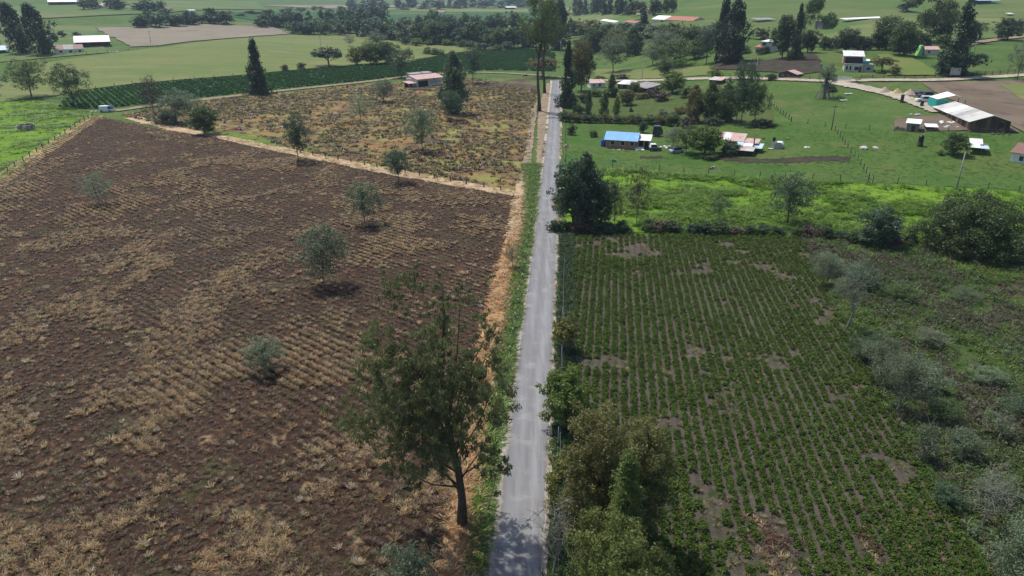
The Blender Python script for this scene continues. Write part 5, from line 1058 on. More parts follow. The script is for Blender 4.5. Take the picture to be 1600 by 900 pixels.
rocks('rubble_heap', 'dark grey rubble heap behind the parked cars', 'rubble', G(1441, 146), 16, 3.2, 1.2, M_pile, 40, .6); rocks('firewood_heap', 'grey-brown heap in front of the pale sand pile', 'heap', G(1421, 149.5), 8, 2.0, .45, W_greywood, 41, .3)
for k, (x, y, lb) in enumerate([(1409, 160, 'dark upright board panel standing at the edge of the track'), (1440, 167, 'small dark upright panel between the track and the barn')]):
    P = G(x, y); e = thing('sign_stand', lb, 'panel', P, .3); MB().box(-.6, .6, 0, .12, 0, 2.3 - .6 * k).obj('board', W_wooddark, e); MB().box(-.5, -.4, -.4, -.003, 0, 1.2).obj('stay', W_wooddark, e)
P, yaw, w = frame((1483, 122), (1499, 122), .0); e = thing('billboard', 'grey blank signboard on two legs beside the lane under the big cypress', 'signboard', P, yaw); MB().box(0, w, 0, .1, 1.0, 3.4).obj('board', W_grey, e); posts(e, [(.4, .2), (w - .4, .2)], 3.2, .08, M_post, 'leg')
P, yaw, w = frame((1301, 127), (1329, 127.5), .05); e = thing('white_gate', 'white barred farm gate beside the lane below the two-storey house', 'gate', P, yaw)
for i in range(4): MB().box(.1, w - .1, -.03, .03, .35 + i * .4, .58 + i * .4).obj('rail', M_white, e)
posts(e, [(0, 0), (w * .33, .1), (w * .66, .1), (w, 0)], 2.0, .1, M_white)
P, yaw, w = frame((1335, 128.5), (1345, 128.5), .05); e = thing('wooden_gate', 'small reddish wooden gate with crossed boards right of the white gate', 'gate', P, yaw)
for i in range(3): MB().box(0, w, -.03, .03, .3 + i * .6, .5 + i * .6).obj('rail', W_pink, e)
MB().slab([(0, -.05, .3), (w, -.05, 1.7), (w, -.05, 1.5), (0, -.05, .1)], .05).obj('brace', W_pink, e)
# concrete-ring well on the left pasture
P = G(42, 203); r = 24 * mpp(P) * .5; e = thing('round_trough', 'round open brick tank standing on the bright left pasture', 'tank', P)
nb = 18
for row in range(3):
    for j in range(nb):
        a0 = (j + .5 * (row % 2)) * 2 * math.pi / nb + .012; a1 = a0 + 2 * math.pi / nb - .024; z0 = row * .55; z1 = z0 + .53; m_ = MB()
        vs = [(rr * math.cos(a), rr * math.sin(a), z) for z in (z0, z1) for rr in (r - .2, r + .004 * ((j * 7 + row) % 5)) for a in (a0, a1)]
        m_.add(vs, [(0, 1, 3, 2), (4, 6, 7, 5), (0, 4, 5, 1), (2, 3, 7, 6), (0, 2, 6, 4), (1, 5, 7, 3)]); m_.obj('block', [W_cream, W_greywood, W_grey, W_pink][(j * 3 + row) % 4], e)
MB().lathe([(r - .22, .0), (r - .22, 1.2)], 18).obj('water', DARK, e); MB().lathe([(r - .04, 0), (r - .04, 1.6)], 18)
# tree with the stacked poles at its foot
P = G(1288, 153); h = height_to(P, 1288, 96); wd = 46 * mpp(P); rng = np.random.default_rng(71); C = crown_pts('round', 70, rng, .40, .3) * np.array([wd, wd, h])
e = own_tree('tree', 'grey-leaved tree with long poles leaning against its flared trunk', P, C, .8 * (.6 + .8 * rng.random(70)), 60, .34, 'grey', 'grey', (.1, 0, h * .8), .55, [tuple(c) for c in C[:30]], 72)
S('dark green bush growing right of the tree with stacked poles', 'shrub', 'mid', 1296, 143, 126, 24)
wp = thing('pole_stack', 'fan of long grey poles leaning on the trunk of the grey-leaved tree', 'poles', P); rg = random.Random(5)
for i in range(16):
    a = math.radians(170 + i * 9.5); R0 = wd * rg.uniform(.20, .36); MB().tube([(R0 * math.cos(a), R0 * math.sin(a), 0), (.28 * math.cos(a), .28 * math.sin(a), h * rg.uniform(.34, .48))], [.11, .07], 5).obj('pole', BARK['grey'] if i % 2 else BARK['pale'], wp)
for k, (x, y, lb) in enumerate([(1326, 147.5, 'pale flat board lying on the grass right of the pole stack'), (1318, 157.5, 'grey flat board lying on the grass below the pole stack')]): sheet_thing('board_sheet', lb, 'board', G(x, y), .1, 2.6, 1.1, .15, .3, W_grey if k else M_conc)
# utility poles and lamps
def pole(label, x, y, top, mat=M_conc, r=.16, arm=True, lean=0, lampy=False, arms=1):
    P = G(x, y); h = height_to(P, x, top); e = thing('street_lamp' if lampy else 'utility_pole', label, 'street lamp' if lampy else 'utility pole', (P.x, P.y, P.z - .2)); e.rotation_euler = (0, lean, 0)
    MB().tube([(0, 0, 0), (0, 0, h * .5), (0, 0, h)], [r, r * .8, r * .62], 8).obj('pole', mat, e, True)
    if lampy: MB().tube([(0, 0, h), (-.7, -.2, h + .35), (-1.9, -.3, h + .45)], .06, 5).obj('arm', M_steel, e); MB().box(-2.6, -1.8, -.45, -.15, h + .36, h + .54).obj('lamp_head', M_white, e)
    elif arm:
        for i in range(arms): MB().box(-.9, .9, -.06, .06, h - .45 - i * .9, h - .3 - i * .9).obj('crossarm', M_post, e)
        me = MB().lathe([(.05, 0), (.07, .1), (.04, .2)], 6).mesh('insulator', M_white)
        for s in (-.8, 0, .8): link('insulator', me, e, (s, 0, h - .29))
    return e
pole('grey concrete pole in front of the very large round tree at the right', 1494, 298, 236, M_greypost, .17, arm=False)
pole('dark thin pole standing on the pasture left of the sheds', 1299, 204, 163, M_post, .15); pole('concrete pole by the lane right of the grove', 1180, 126, 88, M_conc, .17); pole('concrete pole behind the grey-roofed house', 1003, 124, 94, M_conc, .15)
pole('concrete pole at the road junction', 876, 84, 62, M_conc, .17); pole('distant pole on the pale pasture left of the farmhouse wood', 501, 72, 54, M_post, .15); pole('distant pole on the pale pasture by the yellow bush', 640, 82, 66, M_post, .15); pole('distant pole on the left fallow field', 236, 68, 48, M_post, .15)
pole('street lamp on a tall pole by the right-hand lane', 1522, 84, 52, M_conc, .17, lampy=True)
pole('thin roadside pole with a white top left of the crop rows', 878, 520, 477, M_greypost, .05, arm=False); pole('thin roadside pole nearer the camera left of the crop rows', 877, 577, 538, M_greypost, .05, arm=False); pole('thin roadside pole beside the dark olive roadside trees', 872, 700, 664, M_greypost, .05, arm=False)
P = G(760, 800); e = thing('leaning_stake', 'pale slanting pole under the big eucalyptus by the road', 'pole', P); MB().tube([(0, 0, 0), (.9, .6, 3.4)], [.06, .04], 6).obj('shaft', BARK['pale'], e)
# ------------------------------------------------------------------ fences
def fence(label, pts, spacing, ph, pr, wires=2, mat=None, jit=.12, cap=None, skip=0.0, seed=3, rails=0, railmat=None):
    L = resample([Vector(p) for p in pts], .5); acc = 0; last = L[0]; ps = [L[0]]
    for p in L[1:]:
        acc += (p - last).length; last = p
        if acc >= spacing: ps.append(p); acc = 0
    rg = random.Random(seed); o0 = ps[0]; e = thing('fence', label, 'fence', (o0.x, o0.y, hz(o0.x, o0.y)))
    me = MB().tube([(0, 0, -.15), (0, 0, .5), (0, 0, 1)], [pr, pr * .92, pr * .85], 6).mesh('post', mat or M_post); cp = MB().lathe([(pr * 1.3, 0), (pr * 1.2, .1), (pr * .5, .16)], 6).mesh('cap', M_white) if cap else None
    tops = []
    for p in ps[:300]:
        q = Vector((p.x + rg.gauss(0, jit * .4), p.y + rg.gauss(0, jit * .4), hz(p.x, p.y))) - e.location; hh = ph * rg.uniform(.85, 1.12)
        o = link('post', me, e, q); o.scale = (1, 1, hh); o.rotation_euler = (rg.gauss(0, .04), rg.gauss(0, .04), 0); tops.append((q, hh))
        if cap: c = link('cap', cp, o, (0, 0, 1)); c.scale = (1, 1, 1 / hh)
    for w_ in range(wires):
        f = .45 + .42 * w_ / max(1, wires - 1); MB().tube([q + Vector((0, 0, hh * f)) for q, hh in tops], .012, 3, False).obj('wire', M_wire, e)
    for w_ in range(rails):
        f = .4 + .5 * w_ / max(1, rails - 1)
        for (q, hh), (q2, h2) in zip(tops[:-1], tops[1:]): MB().tube([q + Vector((0, .05, ph * f)), q2 + Vector((0, .05, ph * f))], .06, 4).obj('rail', railmat or M_post, e)
    return e
fence('post-and-wire fence along the straw edge of the left pasture', [Vector(p) + Vector((-1.6, .9)) for p in (LA, LB, LC)], 5.2, 1.35, .13)
fence('line of short posts along the straw path above the brown field', pxpoly([(470, 240), (560, 256), (640, 272), (720, 287), (808, 302)]), 4.2, 1.1, .15, 1)
fence('wire fence between the lush pasture and the house pasture', pxpoly([(884, 258), (1000, 265), (1150, 276), (1360, 287), (1600, 300)]), 5.5, 1.5, .09)
fence('dark post fence running down past the grove', pxpoly([(1186, 148), (1205, 165), (1225, 182), (1240, 192)]), 3.0, 1.4, .12); fence('wire fence running down the right house pasture', pxpoly([(1305, 205), (1322, 230), (1345, 258), (1362, 287)]), 3.5, 1.4, .1)
fence('wire fence across the pasture below the sheds', pxpoly([(1236, 190), (1300, 200), (1400, 206), (1520, 207), (1600, 214)]), 6, 1.3, .09); fence('dark rail fence along the far side of the lane', pxpoly([(1345, 124), (1400, 124), (1460, 123), (1540, 118), (1640, 110)]), 3.2, 1.5, .11, 0, rails=3)
fence('low rail fence along the lane below the grey hut', pxpoly([(1184, 122), (1215, 123.5), (1260, 125), (1300, 126)]), 3.2, 1.2, .1, 0, rails=2); fence('white-topped short posts along the left verge of the road', [(road_x(y) - RW / 2 - 1.15, y) for y in np.linspace(G(790, 620).y, G(838, 330).y, 30)], 4.2, .95, .06, 1, cap=True)
fence('wire fence on the right side of the road up to the hedge', [(road_x(y) + RW / 2 + 1.3, y) for y in np.linspace(30, 110, 20)], 6.5, 1.3, .05, 2, M_greypost); fence('wire fence along the lawn beside the road', [(road_x(y) + RW / 2 + 1.6, y) for y in np.linspace(G(875, 250).y, G(878, 190).y, 20)], 5, 1.4, .08)
fence('faint fence at the top of the dark crop on the pale pasture', pxpoly([(150, 140), (220, 130), (320, 123), (400, 116)]), 9, 1.5, .13); fence('fence in front of the left farm', pxpoly([(60, 90), (130, 86), (190, 80), (260, 74)]), 6, 1.5, .12)
# a clump of dung, cattle and a calf on the pastures
def animal(label, P, yaw, size, col, col2, lying=False):
    bm = bmesh.new(); lay = bm.verts.layers.skin.verify()
    def v(x, y, z, r): q = bm.verts.new((x, y, z)); q[lay].radius = (r, r); return q
    def ch(*vs):
        for a, b in zip(vs[:-1], vs[1:]): bm.edges.new((a, b))
    z0 = .45 if lying else 1.0; hip = v(-.7, 0, z0, .30); mid = v(-.1, 0, z0 - .03, .36); sho = v(.5, 0, z0 + .02, .33); nk = v(.85, 0, z0 + (.25 if lying else .08), .19); hd = v(1.12, 0, z0 + (.35 if lying else -.1), .16); mz = v(1.4, 0, z0 + (.25 if lying else -.32), .09); ch(hip, mid, sho, nk, hd, mz)
    hip[lay].use_root = True; tl = v(-1.02, 0, z0 - .1, .05); t2 = v(-1.08, 0, z0 - .5 if not lying else .1, .035); ch(hip, tl, t2)
    for s in (-1, 1):
        e1 = v(1.1, s * .2, z0 + (.45 if lying else 0), .045); bm.edges.new((hd, e1))
        if lying:
            k = v(-.45, s * .42, .2, .12); f = v(.05, s * .45, .09, .06); ch(hip, k, f); k = v(.65, s * .35, .15, .1); f = v(.25, s * .38, .08, .05); ch(sho, k, f)
        else:
            kn = v(-.55, s * .2, .68, .15); hk = v(-.82, s * .2, .42, .075); ft = v(-.76, s * .2, .02, .06); ch(hip, kn, hk, ft); el = v(.5, s * .2, .62, .13); w = v(.54, s * .2, .36, .07); ft = v(.5, s * .2, .02, .06); ch(sho, el, w, ft)
    me = bpy.data.meshes.new('body'); bm.to_mesh(me); bm.free(); m_ = plain('hide_%d' % len(MATS), col, .9, .2, .9, col2, .47, .53); 
    e = thing('calf' if size < .9 else 'cow', label, 'cow', P, yaw); o = link('body', me, e); o.scale = (size,) * 3; o.modifiers.new('skin', 'SKIN'); sb = o.modifiers.new('sub', 'SUBSURF'); sb.levels = sb.render_levels = 1; me.materials.append(m_); return e
animal('white and brown calf standing on the lawn near the road', G(884, 231), .5, .75, (.55, .5, .45), (.16, .08, .04)); animal('black and white calf lying by the wire fence of the house pasture', G(1113, 265), 0.3, .85, (.02, .02, .02), (.55, .54, .5), True)
animal('brown calf standing on the house pasture right of the shack', G(1231, 219), 2.4, .6, (.22, .11, .06), (.4, .36, .3)); animal('dark cow grazing on the right hillside beside the round tree', G(1543, 40), 2.9, 1.2, (.03, .025, .022), (.10, .06, .04)); animal('brown cow grazing just right of the dark cow on the hillside', G(1552, 37), .3, 1.2, (.12, .06, .035), (.2, .13, .08))
animal('small brown calf near the oven hut', G(1193, 218), .9, .55, (.08, .06, .05), (.2, .15, .1)); animal('dark cow on the grass at the end of the weedy plot near the gum trees', G(821, 121), .2, 1.1, (.02, .02, .02), (.05, .04, .035))
rocks('log_heap', 'grey logs at the foot of the tall gum tree by the road', 'logs', G(838, 177), 6, 1.0, .5, BARK['grey'], 52, .8, 'log')
# ------------------------------------------------------------------ ground cover
def tuft_geo(n, rad, h, wd, rng, spread=.5, kind='blade'):
    V = []; F = []; t = []
    for i in range(n):
        a = rng.random() * 6.283; r = rad * rng.random() ** .6; lean = spread * (.3 + rng.random()); hh = h * (.5 + .6 * rng.random()); b = a + rng.normal() * .8
        p = np.array([math.cos(a) * r * .5, math.sin(a) * r * .5, 0]); tip = p + np.array([math.cos(b) * lean * rad, math.sin(b) * lean * rad, hh]); s = np.array([-math.sin(b), math.cos(b), 0]) * wd * (.6 + .8 * rng.random())
        mid = p * .45 + tip * .55 + np.array([0, 0, hh * .12]); k = len(V); V += [p - s * .5, p + s * .5, mid + s * .6, mid - s * .6, tip]; F += [(k, k + 1, k + 2, k + 3), (k + 3, k + 2, k + 4, k + 4)]; t += [rng.random()] * 2
    return V, F, t
def tuft_mesh(name, mat, *a, **k):
    V, F, t = tuft_geo(*a, **k); me = bpy.data.meshes.new(name); me.from_pydata([tuple(v) for v in V], [], [f[:3] if f[2] == f[3] else f for f in F]); me.update()
    at = me.attributes.new('tint', 'FLOAT', 'FACE'); at.data.foreach_set('value', t); me.materials.append(mat); return me
def bush_mesh(name, mat, seed, n=8, rad=.5, h=.5, nl=9, ls=.16, asp=.6, droop=0, cr=.2):
    rng = np.random.default_rng(seed); C = []
    while len(C) < n:
        u = rng.normal(size=3); u /= np.linalg.norm(u); u[2] = abs(u[2]); r = rng.random() ** .5; C.append((u[0] * rad * r * .8, u[1] * rad * r * .8, h * (.2 + .7 * u[2] * r)))
    V, F, t = leaves_geo(C, cr, nl, ls, rng, asp, droop, up=.7); V[:, 2] = np.maximum(V[:, 2], .0); return mesh_np(name, V, F, mat, t)
def scatter(name, protos, P, scale, rotz=None, label=None, cat=None, tilt=.12, zs=None):
    """ONE ground-cover object: prototype meshes are held in it as islands and set out on its loose points"""
    P = np.asarray(P, float); n = len(P); k = len(protos); scale = np.broadcast_to(scale, (n,)); rotz = RNG.random(n) * 6.283 if rotz is None else rotz
    V = []; F = []; T_ = []; pid = []; mats = []; fm = []
    for i, me in enumerate(protos):
        b = len(V); V += [tuple(v.co) for v in me.vertices]; pid += [i] * len(me.vertices); tv = [d.value for d in me.attributes['tint'].data]
        mt = me.materials[0]
        if mt not in mats: mats.append(mt)
        for p, tt in zip(me.polygons, tv): F.append(tuple(b + q for q in p.vertices)); T_.append(tt); fm.append(mats.index(mt))
    b = len(V); V += [tuple(p) for p in P]; pid += [-1 - (i % k) for i in range(n)]
    me = bpy.data.meshes.new(name); me.from_pydata(V, [], F); me.update()
    for m_ in mats: me.materials.append(m_)
    me.polygons.foreach_set('material_index', fm); a = me.attributes.new('tint', 'FLOAT', 'FACE'); a.data.foreach_set('value', T_)
    a = me.attributes.new('pid', 'INT', 'POINT'); a.data.foreach_set('value', pid)
    sc = np.ones((len(V), 3), np.float32); sc[b:] = np.stack([scale, scale, scale * (zs if zs is not None else 1)], 1); a = me.attributes.new('isc', 'FLOAT_VECTOR', 'POINT'); a.data.foreach_set('vector', sc.ravel())
    ro = np.zeros((len(V), 3), np.float32); ro[b:] = np.stack([RNG.normal(size=n) * tilt, RNG.normal(size=n) * tilt, rotz], 1); a = me.attributes.new('irot', 'FLOAT_VECTOR', 'POINT'); a.data.foreach_set('vector', ro.ravel())
    o = tag(link(name, me), label, cat, None, 'stuff'); ng = bpy.data.node_groups.new(name + '_spread', 'GeometryNodeTree')
    ng.interface.new_socket('Geometry', in_out='INPUT', socket_type='NodeSocketGeometry'); ng.interface.new_socket('Geometry', in_out='OUTPUT', socket_type='NodeSocketGeometry')
    N, L = ng.nodes, ng.links; gi = N.new('NodeGroupInput'); go = N.new('NodeGroupOutput')
    def attr(nm, ty): q = N.new('GeometryNodeInputNamedAttribute'); q.data_type = ty; q.inputs['Name'].default_value = nm; return q.outputs['Attribute']
    pa = attr('pid', 'INT'); sa = attr('isc', 'FLOAT_VECTOR'); ra = attr('irot', 'FLOAT_VECTOR'); jn = N.new('GeometryNodeJoinGeometry')
    def sel(val):
        c = N.new('FunctionNodeCompare'); c.data_type = 'INT'; c.operation = 'EQUAL'; L.new(pa, c.inputs[2]); c.inputs[3].default_value = val
        s = N.new('GeometryNodeSeparateGeometry'); s.domain = 'POINT'; L.new(gi.outputs[0], s.inputs['Geometry']); L.new(c.outputs[0], s.inputs['Selection']); return s.outputs['Selection']
    for i in range(k):
        ip = N.new('GeometryNodeInstanceOnPoints'); L.new(sel(-1 - i), ip.inputs['Points']); L.new(sel(i), ip.inputs['Instance']); L.new(sa, ip.inputs['Scale']); L.new(ra, ip.inputs['Rotation']); L.new(ip.outputs[0], jn.inputs[0])
    L.new(jn.outputs[0], go.inputs[0]); o.modifiers.new('spread', 'NODES').node_group = ng; return o
HALF = math.atan(830 / FPX)
def in_view(X, Y, wide=True):
    mx, my = (200, 150) if wide else (0, 0)
    d = np.stack([X, Y]); c, s = math.cos(PITCH), math.sin(PITCH); z = Y * c + CH * s; yy = Y * s - CH * c
    px = 800 + FPX * X / z; py = 450 - FPX * yy / z; return (z > 1) & (px > -mx) & (px < 1600 + mx) & (py > -20) & (py < 905 + my)
def rand_in(poly, n, rng, weight=None, dist_pow=0.0, wide=True):
    """about n random points in the polygon, inside the view; weight(x,y) in 0..1; denser near the camera with dist_pow"""
    n = int(n * 1.22) if wide else n; xs = [p[0] for p in poly]; ys = [p[1] for p in poly]; out = np.zeros((0, 2)); it = 0
    while len(out) < n and it < 80:
        it += 1; m = max(4000, n * 2); X = rng.uniform(min(xs), max(xs), m); Y = rng.uniform(max(15, min(ys)), max(ys), m); ok = in_view(X, Y, wide)
        if dist_pow: ok &= rng.random(m) < (45 / np.maximum(45, np.hypot(X, Y))) ** dist_pow
        if weight is not None: ok &= rng.random(m) < weight(X, Y)
        X, Y = X[ok], Y[ok]; q = inpoly(X, Y, poly); out = np.concatenate([out, np.stack([X[q], Y[q]], 1)])
    return out[:n]
def ground3(P, dz=.02): return np.stack([P[:, 0], P[:, 1], H(P[:, 0], P[:, 1]) + dz], 1)
rng = np.random.default_rng(99)
L_straw = leafmat('straw_blades', (.31, .215, .10), (.58, .44, .25), .35); L_tan = leafmat('tan_dead_weeds', (.18, .115, .055), (.38, .26, .14), .35); L_brown = leafmat('brown_dead_weeds', (.050, .030, .018), (.125, .075, .042), .2)
L_pale = leafmat('bleached_weeds', (.38, .30, .20), (.60, .50, .36), .2); L_olive = leafmat('olive_weeds', (.055, .062, .02), (.13, .13, .05), .2); L_orange = leafmat('orange_dead_grass', (.26, .14, .06), (.46, .28, .135), .3)
L_grass = leafmat('fresh_grass', (.060, .12, .018), (.12, .20, .034), .5); L_lush = leafmat('lush_grass_blades', (.095, .195, .015), (.175, .28, .028), .5); L_yweed = leafmat('yellow_green_weeds', (.16, .165, .045), (.31, .29, .10), .45)
L_potato = leafmat('potato_leaves', (.046, .080, .016), (.105, .155, .032), .35, rough=.9, objvar=.5); L_potato2 = leafmat('dark_potato_leaves', (.022, .066, .018), (.048, .115, .03), .3, rough=.9)  # near crop's own dark green also carries cloud shade in its colour
L_dkgrass = leafmat('dark_verge_grass', (.028, .055, .018), (.07, .115, .035), .2)
# brown field: dead weeds
def wpatch(X, Y): return np.clip((fbm(X, Y, 7, 3) - .47) * 7, .02, 1) * np.clip((fbm(X, Y, 34, 9) - .36) * 3.6, .06, 1)
FB = [p for p in BROWN]
weed_protos = [tuft_mesh('weed', L_straw if i else L_tan, 30, .34, .26, .028, np.random.default_rng(i), 1.1) for i in range(2)] + [tuft_mesh('weed', L_straw, 30, .34, .28, .026, np.random.default_rng(5 + i), 1.0) for i in range(2)] + [tuft_mesh('weed', L_brown, 26, .34, .22, .036, np.random.default_rng(9 + i), 1.2) for i in range(2)] + [tuft_mesh('weed', L_olive, 26, .34, .22, .035, np.random.default_rng(12), 1.0), tuft_mesh('weed', L_orange, 26, .34, .24, .03, np.random.default_rng(13), 1.1)]
def to_ridge(P, amt=.75):
    cf, sf = math.cos(FUR), math.sin(FUR); v = -P[:, 0] * sf + P[:, 1] * cf; d = (np.round(v / 1.1) * 1.1 - v) * amt * np.clip((fbm(P[:, 0], P[:, 1], 24, 77) - .38) * 5, .12, 1); return P + d[:, None] * np.array([[-sf, cf]])
pts = to_ridge(rand_in(FB, 26000, rng, wpatch, .8)); scatter('dead_weed_cover', weed_protos, ground3(pts, .26), .55 + .8 * rng.random(len(pts)) ** 1.5)
pts = to_ridge(rand_in(FB, 24000, rng, None, 1.0), .5); scatter('brown_stubble_cover', [weed_protos[4], weed_protos[5], weed_protos[6], weed_protos[4]], ground3(pts, .22), .4 + .5 * rng.random(len(pts)))
# the palest clumps near the camera stand out one by one
pw = lambda X, Y: np.clip((fbm(X, Y, 7, 21) - .45) * 5, .04, 1); pts = rand_in(FB, 260, rng, pw, 1.8, False)
pm = [tuft_mesh('dry_weed_clump', L_pale, 40, .30, .32, .026, np.random.default_rng(30 + i), .9) for i in range(4)] + [tuft_mesh('dry_weed_clump', L_straw, 40, .36, .34, .028, np.random.default_rng(40 + i), .9) for i in range(3)]
for i, p in enumerate(ground3(to_ridge(pts), .28)):
    o = link('dry_weed_clump', pm[i % 7], None, p); o.rotation_euler = (0, 0, rng.random() * 6.28); s = .7 + .8 * rng.random(); o.scale = (s, s, s)
    tag(o, 'bleached dry weed clump standing out among the furrows of the brown field', 'weed', 'bleached weed clumps in the brown field')
# upper weedy field
wf = lambda X, Y: np.clip((fbm(X, Y, 14, 5) - .3) * 3, .1, 1)
weedy = [bush_mesh('weed', L_yweed, 50 + i, 6, .5, .28, 8, .22) for i in range(2)] + [bush_mesh('weed', L_olive, 60, 6, .5, .4, 8, .24), tuft_mesh('weed', L_tan, 16, .6, .3, .09, np.random.default_rng(61), 1.0), tuft_mesh('weed', L_brown, 14, .6, .4, .12, np.random.default_rng(62), 1.0)]
PATHW = smooth_line([Vector(p) for p in pxpoly([(335, 211), (400, 226), (500, 248), (600, 267), (700, 286), (806, 305)])], 2); PA = np.array([tuple(p) for p in PATHW])
pts = rand_in(UPPER, 7000, rng, wf); pts = pts[np.min(np.hypot(pts[:, None, 0] - PA[None, :, 0], pts[:, None, 1] - PA[None, :, 1]), 1) > 3.2]; scatter('yellow_weed_cover', weedy, ground3(pts, .1), .9 + 1.0 * rng.random(len(pts)))
# straw strips
LE = [tuple(p) for p in RU] + [tuple(p) for p in RU2[::-1]]; straw = [tuft_mesh('straw', L_orange, 16, .55, .25, .05, np.random.default_rng(70 + i), 1.5) for i in range(2)] + [tuft_mesh('straw', L_straw, 16, .55, .25, .05, np.random.default_rng(73), 1.5)]
pts = rand_in(LE, 1300, rng, None, .8); pts = pts + rng.normal(size=pts.shape) * .25; scatter('loose_straw', straw, ground3(pts, .15), .6 + .7 * rng.random(len(pts)))
def along(pts, w, n, rng):
    c = smooth_line([Vector(p) for p in pts], 2); L_ = offset_line(c, w / 2); R_ = offset_line(c, -w / 2); d = np.cumsum([0] + [(b - a).length for a, b in zip(c[:-1], c[1:])]); out = []
    for _ in range(n):
        s = rng.random() * d[-1]; i = min(len(c) - 2, int(np.searchsorted(d, s)) - 1 if s > 0 else 0); i = max(0, i); f = (s - d[i]) / max(1e-6, d[i + 1] - d[i]); a = L_[i].lerp(L_[i + 1], f); b = R_[i].lerp(R_[i + 1], f); out.append(tuple(a.lerp(b, rng.random())))
    return np.array(out)
tanp = [tuft_mesh('straw', L_straw, 14, .5, .2, .05, np.random.default_rng(80 + i), 1.5) for i in range(2)] + [tuft_mesh('straw', L_yweed, 12, .5, .25, .05, np.random.default_rng(84), 1.3)]
q = np.concatenate([along([LA, LB, LC], 4.2, 1100, rng), along(pxpoly([(335, 211), (400, 226), (500, 248), (600, 267), (700, 286), (806, 305)]), 5.0, 500, rng)]); q = q[in_view(q[:, 0], q[:, 1])]; scatter('dry_grass_edge', tanp, ground3(q, .15), .6 + .7 * rng.random(len(q)))
# green grass
grass = [tuft_mesh('grass', L_grass, 16, .5, .2, .05, np.random.default_rng(90 + i), 1.5) for i in range(3)]; lush = [tuft_mesh('grass', L_lush, 18, .6, .26, .07, np.random.default_rng(94 + i), 1.5) for i in range(3)]
VP_ = vl + vr[::-1]; pts = rand_in(VP_, 4500, rng, None, .7); scatter('verge_grass', grass + lush[:1], ground3(pts, .12), .5 + .7 * rng.random(len(pts)))
lw = lambda X, Y: np.clip((fbm(X, Y, 7, 31) - .36) * 4, .06, 1); pts = rand_in(LUSH, 4500, rng, lw); scatter('lush_grass_tussocks', lush, ground3(pts, .08), .9 + 1.1 * rng.random(len(pts)))
pts = rand_in(YARD, 2500, rng, lw); scatter('pasture_grass_tussocks', grass, ground3(pts, .06), .4 + .5 * rng.random(len(pts)))
LP = [LA, LB, LC, (LC[0] - 60, LC[1] + 40), GV(-60, 190), GV(-20, 160), GV(60, 158), GV(130, 172)]; pts = rand_in(LP, 1800, rng, lw); scatter('left_pasture_grass', lush, ground3(pts, .06), .9 + 1.0 * rng.random(len(pts)))
# dark verge between road and crop
DV = [(road_x(y) + RW / 2 + .5, y) for y in yd] + [(road_x(y) + RW / 2 + 2.9, y) for y in yd[::-1]]
dvp = [bush_mesh('weed', L_dkgrass, 100 + i, 7, .45, .6, 9, .16, .35) for i in range(3)] + [tuft_mesh('grass', L_dkgrass, 14, .4, .6, .06, np.random.default_rng(104), .9)]
far_more = lambda X, Y: np.clip((Y - 40) / 60, .25, 1); pts = rand_in(DV, 1500, rng, far_more); scatter('dark_verge_weeds', dvp, ground3(pts, .12), .6 + .8 * rng.random(len(pts)))
# crop rows: the 300 plants that show largest are single things, the rest of the crop is one object
ca, sa = math.cos(ROWS), math.sin(ROWS); PR = np.array([(x * ca + y * sa, -x * sa + y * ca) for x, y in CROP]); U0, U1 = PR[:, 0].min(), PR[:, 0].max(); V0, V1 = PR[:, 1].min(), PR[:, 1].max(); pl = []
for v in np.arange(math.ceil(V0), V1, 1.0):
    u = np.arange(U0, U1, .33); u = u + rng.normal(size=len(u)) * .07; vv = v + rng.normal(size=len(u)) * .06; pl.append(np.stack([u, vv], 1))
pl = np.concatenate(pl); X = pl[:, 0] * ca - pl[:, 1] * sa; Y = pl[:, 0] * sa + pl[:, 1] * ca
gap = fbm(X, Y, 6, 41); gap2 = vnoise(X, Y, 1.6, 44); bare = np.hypot((X - G(1208, 860).x) / 1.7, (Y - G(1208, 860).y) / 4.6) + .9 * (vnoise(X, Y, 1.3, 61) - .5) < .95; bare |= (np.hypot((X - G(1358, 862).x) / .7, (Y - G(1358, 862).y) / 2.0) + .8 * (vnoise(X, Y, 1.1, 62) - .5) < .9)
keep = inpoly(X, Y, CROP) & in_view(X, Y) & (gap + .25 * (gap2 - .5) < .81 - .0009 * np.hypot(X, Y)) & ~bare & (rng.random(len(X)) < .96)
X, Y = X[keep], Y[keep]; edge = .95 + .25 * (fbm(X, Y, 9, 46) - .5) * 2; S_ = (.82 + .32 * rng.random(len(X))) * edge
potato = [bush_mesh('potato_plant', L_potato, 110 + i, 11, .45, .42, 11, .18, .65, 0, .2) for i in range(6)]
order = np.argsort(np.hypot(X, Y) + 1000 * ~in_view(X, Y, False)); Zc = H(X, Y) + .22
for i in order[:300]:
    o = link('potato_plant', potato[i % 6], None, (X[i], Y[i], Zc[i])); o.rotation_euler = (0, 0, rng.random() * 6.28); o.scale = (S_[i],) * 3
    tag(o, 'low bushy green potato plant in the rows nearest the bottom of the view', 'crop plant', 'potato plants nearest the camera')
rest = order[300:]; scatter('potato_crop', potato, np.stack([X[rest], Y[rest], Zc[rest]], 1), S_[rest])
bp_ = np.concatenate([np.stack([G(1208, 860).x + rng.normal(size=130) * 1.0, G(1208, 860).y + rng.normal(size=130) * 2.4], 1), np.stack([G(1358, 862).x + rng.normal(size=30) * .4, G(1358, 862).y + rng.normal(size=30) * 1.0], 1)])
scatter('russet_gap_weeds', [bush_mesh('weed', leafmat('russet_weeds', (.075, .036, .024), (.15, .08, .048), .25), 170, 7, .4, .5, 9, .14, .4), weed_protos[2], weed_protos[6]], ground3(bp_, .2), .6 + .6 * rng.random(len(bp_)))
